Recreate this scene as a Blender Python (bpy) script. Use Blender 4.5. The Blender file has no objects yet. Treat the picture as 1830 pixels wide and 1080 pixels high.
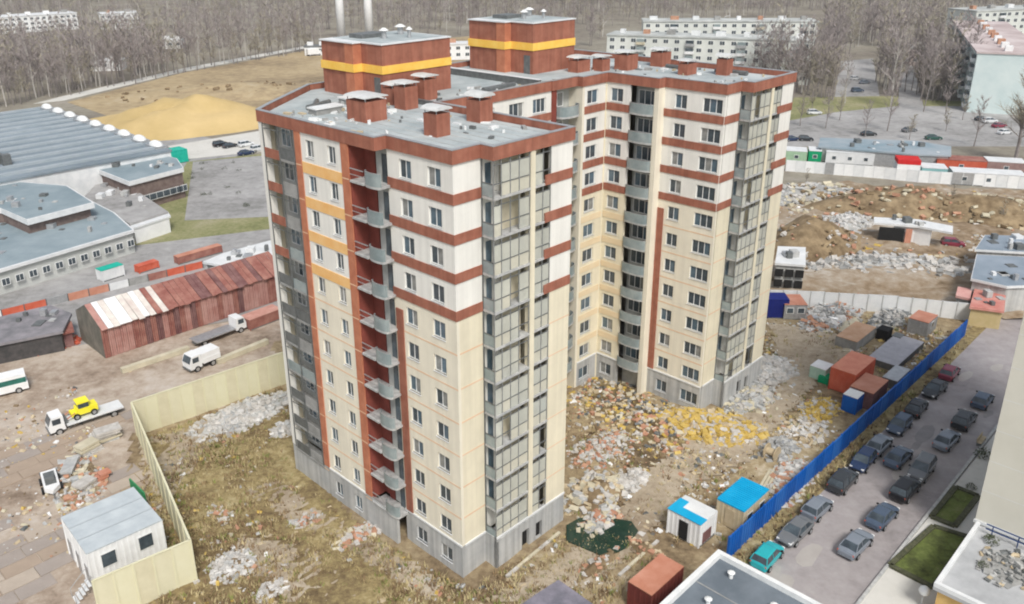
import bpy, bmesh, math, random
from mathutils import Matrix, Vector, noise
random.seed(7)
S = bpy.context.scene
# ------------------------------------------------------------------ camera
FPX, PITCH, ROLL = 1507.2, math.radians(20.905), math.radians(-0.723)
CAMH, CX, CY = 50.53, 866.7, 463.7
cd = bpy.data.cameras.new('camera'); cam = bpy.data.objects.new('camera', cd)
S.collection.objects.link(cam); S.camera = cam
cd.sensor_width = 36; cd.sensor_fit = 'HORIZONTAL'; cd.lens = 36 * FPX / 1830
cd.shift_x = (915 - CX) / 1830; cd.shift_y = (CY - 540) / 1830
cd.clip_start = 1; cd.clip_end = 6000
R0 = Vector((1, 0, 0)); D0 = Vector((0, -math.sin(PITCH), -math.cos(PITCH))); F0 = Vector((0, math.cos(PITCH), -math.sin(PITCH)))
RR = math.cos(ROLL) * R0 - math.sin(ROLL) * D0; DD = math.sin(ROLL) * R0 + math.cos(ROLL) * D0
m = Matrix.Identity(4)
for i in range(3):
    m[i][0] = RR[i]; m[i][1] = -DD[i]; m[i][2] = -F0[i]
m[2][3] = CAMH
cam.matrix_world = m
# ------------------------------------------------------------------ world, sun, exposure
W_ = bpy.data.worlds.new('World'); S.world = W_; W_.use_nodes = True
nt = W_.node_tree; bg = nt.nodes['Background']
sky = nt.nodes.new('ShaderNodeTexSky'); sky.sky_type = 'NISHITA'; sky.sun_disc = False
SUN_EL, SUN_AZ = math.radians(50), math.radians(166)      # azimuth clockwise from +Y
sky.sun_elevation = SUN_EL; sky.sun_rotation = SUN_AZ; sky.dust_density = 3.0; sky.air_density = 1.2
hs = nt.nodes.new('ShaderNodeHueSaturation'); hs.inputs['Saturation'].default_value = 0.45
nt.links.new(sky.outputs[0], hs.inputs['Color']); nt.links.new(hs.outputs[0], bg.inputs[0])
bg.inputs[1].default_value = 0.088
sd = bpy.data.lights.new('sun', 'SUN'); so = bpy.data.objects.new('sun', sd); S.collection.objects.link(so)
sd.energy = 1.5; sd.angle = math.radians(13); sd.color = (1, .96, .9)
sv = Vector((math.sin(SUN_AZ) * math.cos(SUN_EL), math.cos(SUN_AZ) * math.cos(SUN_EL), math.sin(SUN_EL)))
so.rotation_euler = sv.to_track_quat('Z', 'Y').to_euler()
S.view_settings.view_transform = 'Standard'; S.view_settings.look = 'None'
S.view_settings.exposure = 0.76; S.view_settings.gamma = 1
S.render.engine = 'CYCLES'
try: S.cycles.filter_width = 2.0
except Exception: pass
# ------------------------------------------------------------------ places
BX, BY, BAZ = -2.17, 56.85, math.radians(45.19)
TH = math.pi / 2 - BAZ                                     # rotation of the building's u axis
def W(u, w):
    return (BX + u * math.sin(BAZ) - w * math.cos(BAZ), BY + u * math.cos(BAZ) + w * math.sin(BAZ))
def at(px, py, z=0.0):
    """point on the horizontal plane z seen at photo position px,py"""
    a = px - CX; b = py - CY
    a, b = a * math.cos(ROLL) + b * math.sin(ROLL), -a * math.sin(ROLL) + b * math.cos(ROLL)
    x = a / FPX; v = b / FPX
    r = (x, math.cos(PITCH) - v * math.sin(PITCH), -math.sin(PITCH) - v * math.cos(PITCH))
    t = (z - CAMH) / r[2]
    return (r[0] * t, r[1] * t, z)
def azim(p, q): return math.atan2(q[1] - p[1], q[0] - p[0])
# ------------------------------------------------------------------ materials
MATS = {}
def mat(name, c, c2=None, scale=1.0, rough=.8, metal=0., bump=0., var=.12, detail=6, spec=.3, wave=None, coord='Object', streak=0):
    if name in MATS: return MATS[name]
    m = bpy.data.materials.new(name); m.use_nodes = True; t = m.node_tree; b = t.nodes['Principled BSDF']
    b.inputs['Roughness'].default_value = rough; b.inputs['Metallic'].default_value = metal
    b.inputs['Specular IOR Level'].default_value = spec
    co = t.nodes.new('ShaderNodeTexCoord'); n = t.nodes.new('ShaderNodeTexNoise')
    n.inputs['Scale'].default_value = scale; n.inputs['Detail'].default_value = detail; n.inputs['Roughness'].default_value = .65
    t.links.new(co.outputs[coord], n.inputs['Vector'])
    r = t.nodes.new('ShaderNodeValToRGB'); r.color_ramp.elements[0].position = .36; r.color_ramp.elements[1].position = .66
    c2 = c2 or tuple(min(1, x * (1 + var)) for x in c); c1 = tuple(x * (1 - var) for x in c) if c2 is None or var and len(c2) == 3 and c2 != c and abs(sum(c2) - sum(c) * (1 + var)) < 1e-6 else c
    r.color_ramp.elements[0].color = (*c1, 1); r.color_ramp.elements[1].color = (*c2, 1)
    t.links.new(n.outputs[0], r.inputs[0]); t.links.new(r.outputs[0], b.inputs['Base Color'])
    if streak:
        mp = t.nodes.new('ShaderNodeMapping'); mp.inputs['Scale'].default_value = (2.2, 2.2, .07); t.links.new(co.outputs[coord], mp.inputs[0])
        ns = t.nodes.new('ShaderNodeTexNoise'); ns.inputs['Scale'].default_value = 1; ns.inputs['Detail'].default_value = 4; t.links.new(mp.outputs[0], ns.inputs['Vector'])
        rs = t.nodes.new('ShaderNodeMapRange'); rs.inputs[1].default_value = .35; rs.inputs[2].default_value = .62; rs.inputs[3].default_value = 1 - streak; rs.inputs[4].default_value = 1; t.links.new(ns.outputs[0], rs.inputs[0])
        mm = t.nodes.new('ShaderNodeMix'); mm.data_type = 'RGBA'; mm.blend_type = 'MULTIPLY'; mm.inputs[0].default_value = 1; t.links.new(r.outputs[0], mm.inputs[6]); t.links.new(rs.outputs[0], mm.inputs[7]); t.links.new(mm.outputs[2], b.inputs['Base Color'])
    if bump:
        bp = t.nodes.new('ShaderNodeBump'); bp.inputs['Strength'].default_value = bump; bp.inputs['Distance'].default_value = .1
        n2 = t.nodes.new('ShaderNodeTexNoise'); n2.inputs['Scale'].default_value = scale * 6; n2.inputs['Detail'].default_value = 5
        t.links.new(co.outputs[coord], n2.inputs['Vector']); t.links.new(n2.outputs[0], bp.inputs['Height']); t.links.new(bp.outputs[0], b.inputs['Normal'])
    MATS[name] = m; return m
def ground_mat(name, stops, s1, s2, litter=None, lit_amt=.0, bump=.6, rough=.95):
    """several soils mixed by broad and fine noise, with scattered litter"""
    m = bpy.data.materials.new(name); m.use_nodes = True; t = m.node_tree; b = t.nodes['Principled BSDF']; L = t.links.new
    b.inputs['Roughness'].default_value = rough; b.inputs['Specular IOR Level'].default_value = .15
    g = t.nodes.new('ShaderNodeNewGeometry')
    def N(s, d=8, rg=.6, off=0):
        n = t.nodes.new('ShaderNodeTexNoise'); n.inputs['Scale'].default_value = s; n.inputs['Detail'].default_value = d; n.inputs['Roughness'].default_value = rg
        if off:
            mp = t.nodes.new('ShaderNodeMapping'); mp.inputs['Location'].default_value = (off, off * 1.7, 0); L(g.outputs['Position'], mp.inputs[0]); L(mp.outputs[0], n.inputs['Vector'])
        else: L(g.outputs['Position'], n.inputs['Vector'])
        return n.outputs[0]
    a = N(s1); f = N(s2, 6, .7, 13)
    mx = t.nodes.new('ShaderNodeMath'); mx.operation = 'MULTIPLY_ADD'; mx.inputs[1].default_value = .45
    L(f, mx.inputs[0])
    ad = t.nodes.new('ShaderNodeMath'); ad.operation = 'MULTIPLY'; ad.inputs[1].default_value = .55; L(a, ad.inputs[0]); L(ad.outputs[0], mx.inputs[2])
    r = t.nodes.new('ShaderNodeValToRGB'); e = r.color_ramp.elements
    while len(e) < len(stops): e.new(.5)
    for i, c in enumerate(stops):
        e[i].position = .36 + .28 * i / (len(stops) - 1); e[i].color = (*c, 1)
    L(mx.outputs[0], r.inputs[0]); out = r.outputs[0]
    if litter:
        v = t.nodes.new('ShaderNodeTexVoronoi'); v.inputs['Scale'].default_value = 1.3; L(g.outputs['Position'], v.inputs['Vector'])
        th = t.nodes.new('ShaderNodeMath'); th.operation = 'LESS_THAN'; L(v.outputs['Distance'], th.inputs[0]); th.inputs[1].default_value = .16
        msk = N(.11, 3, .5, 31); gt = t.nodes.new('ShaderNodeMath'); gt.operation = 'GREATER_THAN'; gt.inputs[1].default_value = 1 - lit_amt; L(msk, gt.inputs[0])
        mu = t.nodes.new('ShaderNodeMath'); mu.operation = 'MULTIPLY'; L(th.outputs[0], mu.inputs[0]); L(gt.outputs[0], mu.inputs[1])
        mi = t.nodes.new('ShaderNodeMix'); mi.data_type = 'RGBA'; L(mu.outputs[0], mi.inputs[0]); L(out, mi.inputs[6]); mi.inputs[7].default_value = (*litter, 1); out = mi.outputs[2]
    L(out, b.inputs['Base Color'])
    bp = t.nodes.new('ShaderNodeBump'); bp.inputs['Strength'].default_value = bump; bp.inputs['Distance'].default_value = .25
    L(N(s2 * 2.2, 6, .7, 5), bp.inputs['Height']); L(bp.outputs[0], b.inputs['Normal'])
    MATS[name] = m; return m
WHITE = mat('white_render', (.80, .79, .74), scale=.35, var=.05, rough=.85, streak=.09)
CREAM = mat('cream_render', (.76, .70, .54), scale=.35, var=.06, rough=.85, streak=.09)
CREAML = mat('pale_cream_render', (.80, .75, .62), scale=.35, var=.05, rough=.85, streak=.09)
BRICK = mat('red_brick_cladding', (.31, .115, .075), (.40, .165, .11), scale=.9, rough=.85, streak=.22)
ORNG = mat('orange_red_cladding', (.42, .15, .085), (.52, .21, .12), scale=.9, rough=.85)
DKRED = mat('dark_red_render', (.22, .055, .04), scale=.6, var=.2)
YELB = mat('yellow_cladding', (.85, .50, .08), (.90, .60, .14), scale=.7)
ORPAN = mat('orange_panel', (.80, .45, .16), (.84, .54, .24), scale=.7)
PALEP = mat('pale_peach_panel', (.72, .58, .38), (.76, .64, .45), scale=.7)
PEACH = mat('peach_joint', (.70, .47, .30), (.75, .55, .38), scale=.7)
CONC = mat('concrete', (.42, .43, .43), (.54, .54, .52), scale=.5, rough=.9, bump=.2, streak=.25)
CONCD = mat('dark_concrete', (.25, .25, .24), (.36, .36, .35), scale=.7, rough=.9)
ROOF = mat('bitumen_roof', (.30, .345, .355), (.50, .54, .54), scale=.22, rough=.8, detail=9, bump=.2)
METG = mat('grey_metal', (.42, .43, .44), (.55, .56, .57), scale=2, rough=.45, metal=.6)
METD = mat('dark_metal_frame', (.13, .14, .14), (.2, .21, .21), scale=2, rough=.5, metal=.3)
METP = mat('grey_glazing_frame', (.22, .23, .23), (.3, .31, .31), scale=2, rough=.5, metal=.3)
CAPM = mat('galvanised_capping', (.62, .64, .65), (.75, .76, .76), scale=.6, rough=.5)
GLASS = mat('dark_window_glass', (.03, .04, .05), (.10, .13, .15), scale=.45, rough=.12, spec=.6)
GLASSL = mat('curtained_window_glass', (.16, .17, .17), (.34, .34, .32), scale=.8, rough=.2, spec=.6)
GLASSB = mat('blueish_window_glass', (.05, .09, .12), (.14, .20, .25), scale=.5, rough=.08, spec=.7)
GLASS2 = mat('tinted_balcony_glass', (.20, .25, .26), (.34, .39, .39), scale=.5, rough=.2, spec=.6)
TEALG = mat('turquoise_panel', (.10, .33, .36), (.2, .45, .46), scale=.5, rough=.3)
PVC = mat('white_window_plastic', (.80, .81, .80), scale=2, rough=.4, var=.03)
TAN = mat('tan_plaster', (.46, .42, .31), (.60, .55, .42), scale=.6, rough=.9)
GREYW = mat('grey_unfinished_block', (.38, .39, .37), (.52, .53, .50), scale=.7, rough=.9)
BLACK = mat('black_interior', (.015, .015, .015), rough=.9)
def clear(name, c, alpha):
    m = mat(name, c, tuple(x * 1.2 for x in c), scale=.4, rough=.12, spec=.5); m.node_tree.nodes['Principled BSDF'].inputs['Alpha'].default_value = alpha; return m
PALEG = clear('pale_loggia_glass', (.66, .67, .60), .50); PALEG2 = clear('beige_loggia_panel', (.62, .60, .50), .80)
WHITEP = mat('white_paint', (.78, .79, .79), scale=.8, var=.06, rough=.5)
SNOWW = mat('bright_sheet_metal', (.80, .81, .80), (.66, .68, .68), scale=1, rough=.4)
FENCEM = mat('pale_yellow_fence', (.64, .61, .42), (.70, .68, .50), scale=.25, rough=.8)
BLUEF = mat('blue_profiled_sheet', (.0, .085, .38), (.005, .12, .46), scale=.4, rough=.45)
CYAN = mat('cyan_sheet_roof', (.0, .33, .60), (.01, .40, .68), scale=.5, rough=.5)
REDC = mat('red_container_paint', (.50, .09, .045), (.60, .15, .09), scale=.6, rough=.6)
ORC = mat('orange_container_paint', (.46, .19, .12), (.56, .28, .20), scale=.6, rough=.6)
RUST = mat('rust_red_sheet', (.24, .085, .07), (.38, .19, .15), scale=.6, rough=.8)
RUSTD = mat('dark_rust_sheet', (.14, .06, .06), (.25, .14, .13), scale=.7, rough=.8)
RUSTL = mat('bare_zinc_sheet', (.72, .70, .64), (.58, .50, .46), scale=.7, rough=.5)
TEAL = mat('emerald_tarpaulin', (.0, .38, .28), (.02, .46, .35), scale=1, rough=.6)
GREENT = mat('green_tarpaulin', (.02, .22, .08), (.05, .3, .12), scale=1, rough=.7)
YEL = mat('bright_yellow_paint', (.85, .76, .03), (.9, .8, .06), scale=1, rough=.5)
WOOD = mat('weathered_timber', (.42, .34, .22), (.55, .46, .32), scale=1, rough=.9)
TYRE = mat('tyre_rubber', (.02, .02, .02), rough=.9)
CAST = mat('pale_block', (.40, .38, .35), (.58, .56, .53), scale=1.5, rough=.9)
BRKR = mat('broken_brick', (.40, .2, .13), (.5, .3, .2), scale=1.5, rough=.9)
OCHRE = mat('yellow_insulation', (.46, .31, .06), (.60, .46, .17), scale=1.5, rough=.9)
EARTH = mat('dug_earth', (.13, .09, .05), (.33, .25, .15), scale=.4, rough=.95, bump=.6)
SAND = mat('yellow_sand', (.46, .34, .15), (.60, .45, .22), scale=.05, rough=.95, bump=.3, detail=10)
TREEB = mat('grey_bark', (.17, .15, .14), (.31, .28, .27), scale=.3, rough=.95)
TREEP = mat('pale_birch_bark', (.42, .40, .37), (.55, .52, .48), scale=.8, rough=.9)
TWIG = mat('leafless_twigs', (.27, .235, .225), (.40, .355, .345), scale=.02, rough=.95, coord='Generated')
TWIGY = mat('budding_twigs', (.32, .29, .22), (.42, .385, .31), scale=.02, rough=.95, coord='Generated')
TWIGD = mat('dark_evergreen', (.04, .06, .035), (.09, .11, .06), scale=.4, rough=.95)
# ------------------------------------------------------------------ mesh helpers
class MB:
    def __init__(s): s.v = []; s.f = []; s.m = []; s.mats = []
    def mi(s, m):
        if m not in s.mats: s.mats.append(m)
        return s.mats.index(m)
    def add(s, vs, fs, m=None):
        o = len(s.v); s.v += [tuple(x) for x in vs]; k = s.mi(m) if m else 0
        for f in fs: s.f.append(tuple(i + o for i in f)); s.m.append(k)
        return s
    def box(s, x0, x1, y0, y1, z0, z1, m=None, M=None):
        vs = [(x0, y0, z0), (x1, y0, z0), (x1, y1, z0), (x0, y1, z0), (x0, y0, z1), (x1, y0, z1), (x1, y1, z1), (x0, y1, z1)]
        if M: vs = [tuple(M @ Vector(v)) for v in vs]
        return s.add(vs, [(0, 3, 2, 1), (4, 5, 6, 7), (0, 1, 5, 4), (1, 2, 6, 5), (2, 3, 7, 6), (3, 0, 4, 7)], m)
    def prism(s, poly, z0, z1, m=None):
        a = sum(poly[i][0] * poly[(i + 1) % len(poly)][1] - poly[(i + 1) % len(poly)][0] * poly[i][1] for i in range(len(poly)))
        if a < 0: poly = poly[::-1]
        n = len(poly); vs = [(p[0], p[1], z0) for p in poly] + [(p[0], p[1], z1) for p in poly]
        fs = [tuple(range(n))[::-1], tuple(range(n, 2 * n))] + [(i, (i + 1) % n, n + (i + 1) % n, n + i) for i in range(n)]
        return s.add(vs, fs, m)
    def bar(s, p, q, r0, r1=None, n=4, m=None):
        p = Vector(p); q = Vector(q); r1 = r0 if r1 is None else r1; d = (q - p)
        if d.length < 1e-6: return s
        d.normalize(); a = d.orthogonal().normalized(); b = d.cross(a); vs = []
        for c, r in ((p, r0), (q, r1)):
            for i in range(n):
                t = 2 * math.pi * i / n; vs.append(tuple(c + a * math.cos(t) * r + b * math.sin(t) * r))
        fs = [(i, (i + 1) % n, n + (i + 1) % n, n + i) for i in range(n)] + [tuple(range(n))[::-1], tuple(range(n, 2 * n))]
        return s.add(vs, fs, m)
    def build(s, name, m=None, parent=None, loc=None, rz=0, **kw):
        me = bpy.data.meshes.new(name); me.from_pydata(s.v, [], s.f)
        ms = s.mats if s.mats else [m]
        if not s.mats or (m and s.mats == [None]): ms = [m]
        for x in ms: me.materials.append(x)
        if len(ms) > 1: me.polygons.foreach_set('material_index', s.m)
        me.update()
        return link(name, me, parent, loc, rz, **kw)
def link(name, me, parent=None, loc=None, rz=0, label=None, cat=None, group=None, kind=None):
    o = bpy.data.objects.new(name, me); S.collection.objects.link(o); o.parent = parent
    if loc is not None: o.location = (loc[0], loc[1], loc[2] if len(loc) > 2 else 0)
    o.rotation_euler.z = rz
    if label: o['label'] = label
    if cat: o['category'] = cat
    if group: o['group'] = group
    if kind: o['kind'] = kind
    return o
def thing(name, label, cat, loc=(0, 0, 0), rz=0, group=None): return link(name, None, None, loc, rz, label, cat, group)
def copy_tree(o, parent=None, top=True):
    c = o.copy(); S.collection.objects.link(c); c.parent = parent
    for ch in list(KIDS.get(o.name, o.children)): copy_tree(ch, c, False)
    return c
KIDS = {}
def smooth(o):
    for p in o.data.polygons: p.use_smooth = True
    return o
# ================================================================== GROUND AND ROADS
DIRT = ground_mat('site_dirt', [(.11, .08, .05), (.24, .18, .11), (.36, .29, .18), (.52, .45, .34)], .10, 1.1)
DRYG = ground_mat('dry_grass_dirt', [(.08, .055, .035), (.19, .14, .075), (.33, .265, .13), (.48, .41, .25)], .09, 1.6)
WILD = ground_mat('scrub_ground', [(.15, .13, .11), (.22, .195, .16), (.27, .25, .20), (.33, .30, .26)], .03, .35)
YARD = ground_mat('yard_concrete', [(.20, .15, .11), (.35, .28, .22), (.47, .40, .33), (.54, .49, .44)], .08, .6)
ASPH = ground_mat('pinkish_asphalt', [(.24, .22, .22), (.31, .285, .285), (.355, .33, .33), (.41, .385, .38)], .06, .7, bump=.25)
ASPG = ground_mat('grey_asphalt', [(.19, .19, .18), (.29, .285, .28), (.36, .355, .35), (.43, .425, .42)], .05, .5, bump=.2)
PAVE = ground_mat('pale_pavement', [(.50, .49, .45), (.57, .56, .52), (.60, .59, .55), (.63, .62, .58)], .15, 1.2, bump=.15)
GRASS = ground_mat('short_grass', [(.14, .14, .07), (.21, .22, .10), (.29, .28, .15), (.36, .33, .23)], .10, 1.2)
LAWN = ground_mat('lawn_grass', [(.05, .06, .025), (.10, .12, .04), (.15, .19, .055), (.22, .23, .10)], .35, 2.0)
FIELD = ground_mat('sandy_field', [(.19, .145, .095), (.31, .24, .15), (.42, .33, .20), (.45, .38, .27)], .022, .3)
def sheet(name, poly, z, m, kind='structure', label=None, rise=None):
    mb = MB(); mb.prism([(p[0], p[1]) for p in poly], z - .3, z, m)
    return mb.build(name, kind=kind, label=label)
def pp(*pts): return [at(*p) for p in pts]
mb = MB(); mb.add([(-1300, -150, 0), (1300, -150, 0), (1300, 1700, 0), (-1300, 1700, 0)], [(0, 1, 2, 3)], WILD); mb.build('ground', kind='structure')
def relief(name, poly, m, amp, step, z, kind='structure'):
    """uneven ground sheet: a grid cut to a polygon, heaved by noise"""
    P = [(p[0], p[1]) for p in poly]
    def inside(x, y):
        c = False; n = len(P)
        for i in range(n):
            a, b = P[i], P[(i + 1) % n]
            if (a[1] > y) != (b[1] > y) and x < (b[0] - a[0]) * (y - a[1]) / (b[1] - a[1]) + a[0]: c = not c
        return c
    x0 = min(p[0] for p in P); x1 = max(p[0] for p in P); y0 = min(p[1] for p in P); y1 = max(p[1] for p in P)
    nx = int((x1 - x0) / step) + 1; ny = int((y1 - y0) / step) + 1; vs = {}; V = []; F = []
    def vid(i, j):
        if (i, j) not in vs:
            x = x0 + i * step; y = y0 + j * step
            h = noise.noise((x * .11, y * .11, 3)) * amp + noise.noise((x * .45, y * .45, 7)) * amp * .5 + noise.noise((x * 1.4, y * 1.4, 1)) * amp * .25
            vs[(i, j)] = len(V); V.append((x, y, z + max(0, h + amp * .3)))
        return vs[(i, j)]
    for i in range(nx):
        for j in range(ny):
            if inside(x0 + (i + .5) * step, y0 + (j + .5) * step): F.append((vid(i, j), vid(i + 1, j), vid(i + 1, j + 1), vid(i, j + 1)))
    mb = MB(); mb.add(V, F, m); o = mb.build(name, kind=kind); return smooth(o)
def wl(*pts): return [W(*p) for p in pts]
TRACK = ground_mat('beige_track', [(.26, .20, .14), (.37, .31, .23), (.45, .38, .29), (.52, .47, .38)], .12, 1.4)
# building-site dirt: everything between the cream fence, the blue fence and the concrete fence
relief('site_dirt', wl((-24, 15), (-10, 42), (10, 42), (12, 50), (86, 60), (86, -14.9), (-24, -14.9)), DIRT, .28, .7, .03)
relief('dry_grass_ground', wl((-22, 14), (-9, 40), (7, 39), (0, 24), (-2, 12), (-1.5, 0), (-3, -4), (-14, -6)), DRYG, .34, .6, .10)
relief('dirt_track', pp((1375, 580), (1500, 600), (1545, 625), (1480, 660), (1420, 730), (1330, 830), (1230, 870), (1160, 960), (1080, 1030), (960, 1090), (880, 1075), (1010, 1000), (1120, 900), (1150, 850), (1230, 790), (1330, 745), (1400, 690)), TRACK, .18, .7, .17)
sheet('yard', pp((-700, 1250), (150, 1300), (350, 1045), (246, 780), (515, 690), (515, 560), (0, 640), (-500, 700)), .06, YARD)
sheet('asphalt_yard', pp((-900, 700), (0, 640), (560, 550), (640, 420), (430, 260), (300, 230), (-900, 330)), .03, ASPG)
sheet('grass_verge', pp((235, 440), (300, 345), (335, 290), (520, 270), (560, 400)), .09, GRASS)
sheet('grass_strip', pp((1400, 200), (1420, 175), (1605, 172), (1606, 190), (1500, 200), (1410, 216)), .09, GRASS)
sheet('grass_strip', pp((1650, 190), (1650, 180), (1730, 182), (1735, 190)), .09, GRASS)
sheet('parking_lot', pp((330, 395), (345, 290), (520, 275), (560, 385)), .12, ASPG)
sheet('road', wl((-30, -15.3), (95, -15.3), (95, -27.2), (60, -27.6), (20, -25.6), (0, -25)), .08, ASPH)
sheet('verge', wl((-30, -14.9), (92, -14.9), (92, -16.4), (-30, -16.4)), .12, DRYG)
sheet('pavement', wl((-30, -24.9), (24, -25.0), (40, -25.2), (95, -25.2), (95, -60), (-30, -60)), .20, PAVE)
sheet('street', pp((1405, 262), (1410, 215), (1580, 185), (1830, 195), (2300, 250), (2300, 300), (1830, 262)), .05, ASPG)
sheet('far_lane', pp((1605, 190), (1610, 100), (1628, 100), (1650, 190)), .07, ASPG)
sheet('sandy_field', pp((120, 183), (330, 130), (560, 88), (900, 60), (900, 140), (480, 215), (330, 245), (215, 215)), .04, FIELD)
sheet('gravel_lane', pp((60, 186), (115, 180), (330, 128), (560, 84), (560, 80), (330, 122), (110, 173)), .08, PAVE)
sheet('concrete_lane', pp((300, 262), (480, 232), (560, 228), (560, 262), (480, 270), (330, 285)), .10, PAVE)
relief('rough_ground', pp((1380, 345), (1500, 330), (1900, 345), (2000, 580), (1733, 566), (1372, 540)), ground_mat('stony_earth', [(.14, .10, .06), (.27, .20, .13), (.38, .32, .25), (.54, .51, .47)], .05, .5), .9, 1.6, .05)
# kerb between road and pavement
for i in range(20):
    u = -30 + i * 6.2
    mb = MB(); mb.box(0, 6.15, -.13, .13, 0, .32, CONC); mb.build('kerb', kind='structure', loc=W(u, -24.95), rz=TH)
# lawns with raised stone borders
for poly, nm in (([(1590, 1012), (1668, 942), (1732, 962), (1668, 1052)], 'near'), ([(1664, 925), (1708, 872), (1748, 888), (1706, 942)], 'far')):
    P = [at(*p, .22) for p in poly]; sheet('lawn', P, .27, LAWN)
    for a, b in zip(P, P[1:] + P[:1]):
        L = math.dist(a[:2], b[:2]); mb = MB(); mb.box(0, L, -.22, .22, -.2, .22, mat('clipped_hedge', (.05, .055, .03), (.12, .12, .07), scale=3)); mb.build('lawn_edging', kind='structure', loc=a, rz=azim(a, b))
# ================================================================== THE APARTMENT BLOCK
AB = thing('apartment_block', 'tall unfinished cream and white apartment block with brick red bands in the centre', 'building', (*W(0, 0), 0), TH)
Z0, ZP, ZM, ZT = 0, 3.3, 23.88, 35.85
PANES = {}; GR = random.Random(11)
def window_mesh(w, h, n):
    k = (round(w, 2), round(h, 2), n)
    if k in PANES: return PANES[k]
    f = MB(); t = .07
    f.box(0, w, -.06, .02, 0, t, PVC); f.box(0, w, -.06, .02, h - t, h, PVC); f.box(0, t, -.058, .018, t, h - t, PVC); f.box(w - t, w, -.058, .018, t, h - t, PVC)
    for i in range(1, n): x = w * i / n; f.box(x - t / 2, x + t / 2, -.057, .017, t, h - t, PVC)
    def take(mb, nm): o = mb.build(nm); d = o.data; bpy.data.objects.remove(o); return d
    me = take(f, 'window')
    p = MB(); pw = (w - t * (n + 1)) / n; p.box(0, pw, -.012, .012, 0, h - 2 * t, GLASS); pm = [take(p, 'pane')]
    for gm in (GLASSL, GLASSB): d_ = pm[0].copy(); d_.materials[0] = gm; pm.append(d_)
    s_ = MB(); s_.box(-.06, w + .06, -.45, -.07, -.05, 0, CAPM); sm = take(s_, 'sill')
    PANES[k] = (me, pm, sm, pw, t); return PANES[k]
class Facade:
    """vertical wall plane; x runs along it, outward is -y"""
    def __init__(s, u, w, face, root=None):
        s.u, s.w, s.face = u, w, face; s.root = root or AB
        s.rz = -math.pi / 2 if face == 'L' else 0      # L faces -u (x runs along -w); R faces -w (x runs along u)
    def P(s, c, dep=0):                                  # c = building coordinate along the wall, dep = metres outward
        return (s.u - dep, c) if s.face == 'L' else (c, s.w - dep)
    def box(s, name, c0, c1, z0, z1, d0, d1, m, **kw):
        a = s.P(c0, d0); b = s.P(c1, d1); mb = MB(); mb.box(min(a[0], b[0]), max(a[0], b[0]), min(a[1], b[1]), max(a[1], b[1]), z0, z1, m)
        return mb.build(name, parent=s.root, **kw)
    def wall(s, name, c0, c1, z0, z1, holes, m, th=.28):
        xs = sorted({c0, c1, *[h[0] for h in holes], *[h[1] for h in holes]}); zs = sorted({z0, z1, *[h[2] for h in holes], *[h[3] for h in holes]})
        mb = MB()
        for i in range(len(xs) - 1):
            j = 0
            while j < len(zs) - 1:
                def free(jj):
                    cx, cz = (xs[i] + xs[i + 1]) / 2, (zs[jj] + zs[jj + 1]) / 2
                    return not any(h[0] < cx < h[1] and h[2] < cz < h[3] for h in holes)
                if not free(j): j += 1; continue
                k = j
                while k + 1 < len(zs) - 1 and free(k + 1): k += 1
                a = s.P(xs[i], 0); b = s.P(xs[i + 1], -th)
                mb.box(min(a[0], b[0]), max(a[0], b[0]), min(a[1], b[1]), max(a[1], b[1]), zs[j], zs[k + 1], m); j = k + 1
        return mb.build(name, parent=s.root)
    def window(s, c0, c1, z0, z1, n=2, dep=-.19, sill=True):
        w, h = c1 - c0, z1 - z0; me, pm, sm, pw, t = window_mesh(w, h, n)
        st = c1 if s.face == 'L' else c0; p = s.P(st, dep)
        o = link('window', me, s.root, (p[0], p[1], z0), s.rz)
        for i in range(n): link('pane', pm[GR.choice([0, 0, 0, 0, 1, 2, 2])], o, (t + i * (pw + t), -.02, t))
        if sill: link('sill', sm, o, (0, .19, 0))
        return o
def facade(F, c0, c1, wins, mlow, mup, bands=True, strip=None, joints=True, zlow=ZP):
    """full-height wall: plinth, lower and upper render, windows (c0,c1,n) on each of twelve levels"""
    holes = [(a, b, 33.85 - 3 * k, 35.3 - 3 * k) for (a, b, n) in wins for k in range(12)]
    def clip(z0, z1): return [h for h in holes if h[3] > z0 and h[2] < z1]
    F.wall('plinth_wall', c0, c1, -.3, zlow, clip(-1, zlow), CONC)
    F.wall('lower_wall', c0, c1, zlow, ZM, clip(zlow, ZM), mlow)
    F.wall('upper_wall', c0, c1, ZM, ZT, clip(ZM, ZT), mup)
    for (a, b, n) in wins:
        for k in range(12): F.window(a, b, 33.85 - 3 * k, 35.3 - 3 * k, n)
    F.box('plinth_ledge', c0, c1, zlow - .08, zlow + .1, 0, .09, CAPM)
    if bands:
        for k in range(4): F.box('brick_band', c0, c1, 32.88 - 3 * k, 33.68 - 3 * k, 0, .07, BRICK)
    if joints:
        for k in range(4 if bands else 0, 10): F.box('floor_joint', c0, c1, 33.0 - 3 * k, 33.13 - 3 * k, 0, .012, PEACH)
# ---- near wing, left face (faces the camera's left)
def wing_left(u, wins):
    F = Facade(u, 0, 'L')
    facade(F, -.0, 7.25, wins, CREAML, WHITE)
    F.box('brick_strip', 6.2, 7.05, ZP + .1, ZM - .98, 0, .10, BRICK)
wing_left(0, [(4.5, 5.88, 2), (1.28, 2.7, 2)])
wing_left(36.6, [(4.35, 5.75, 2), (.3, 2.5, 3)])
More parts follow.
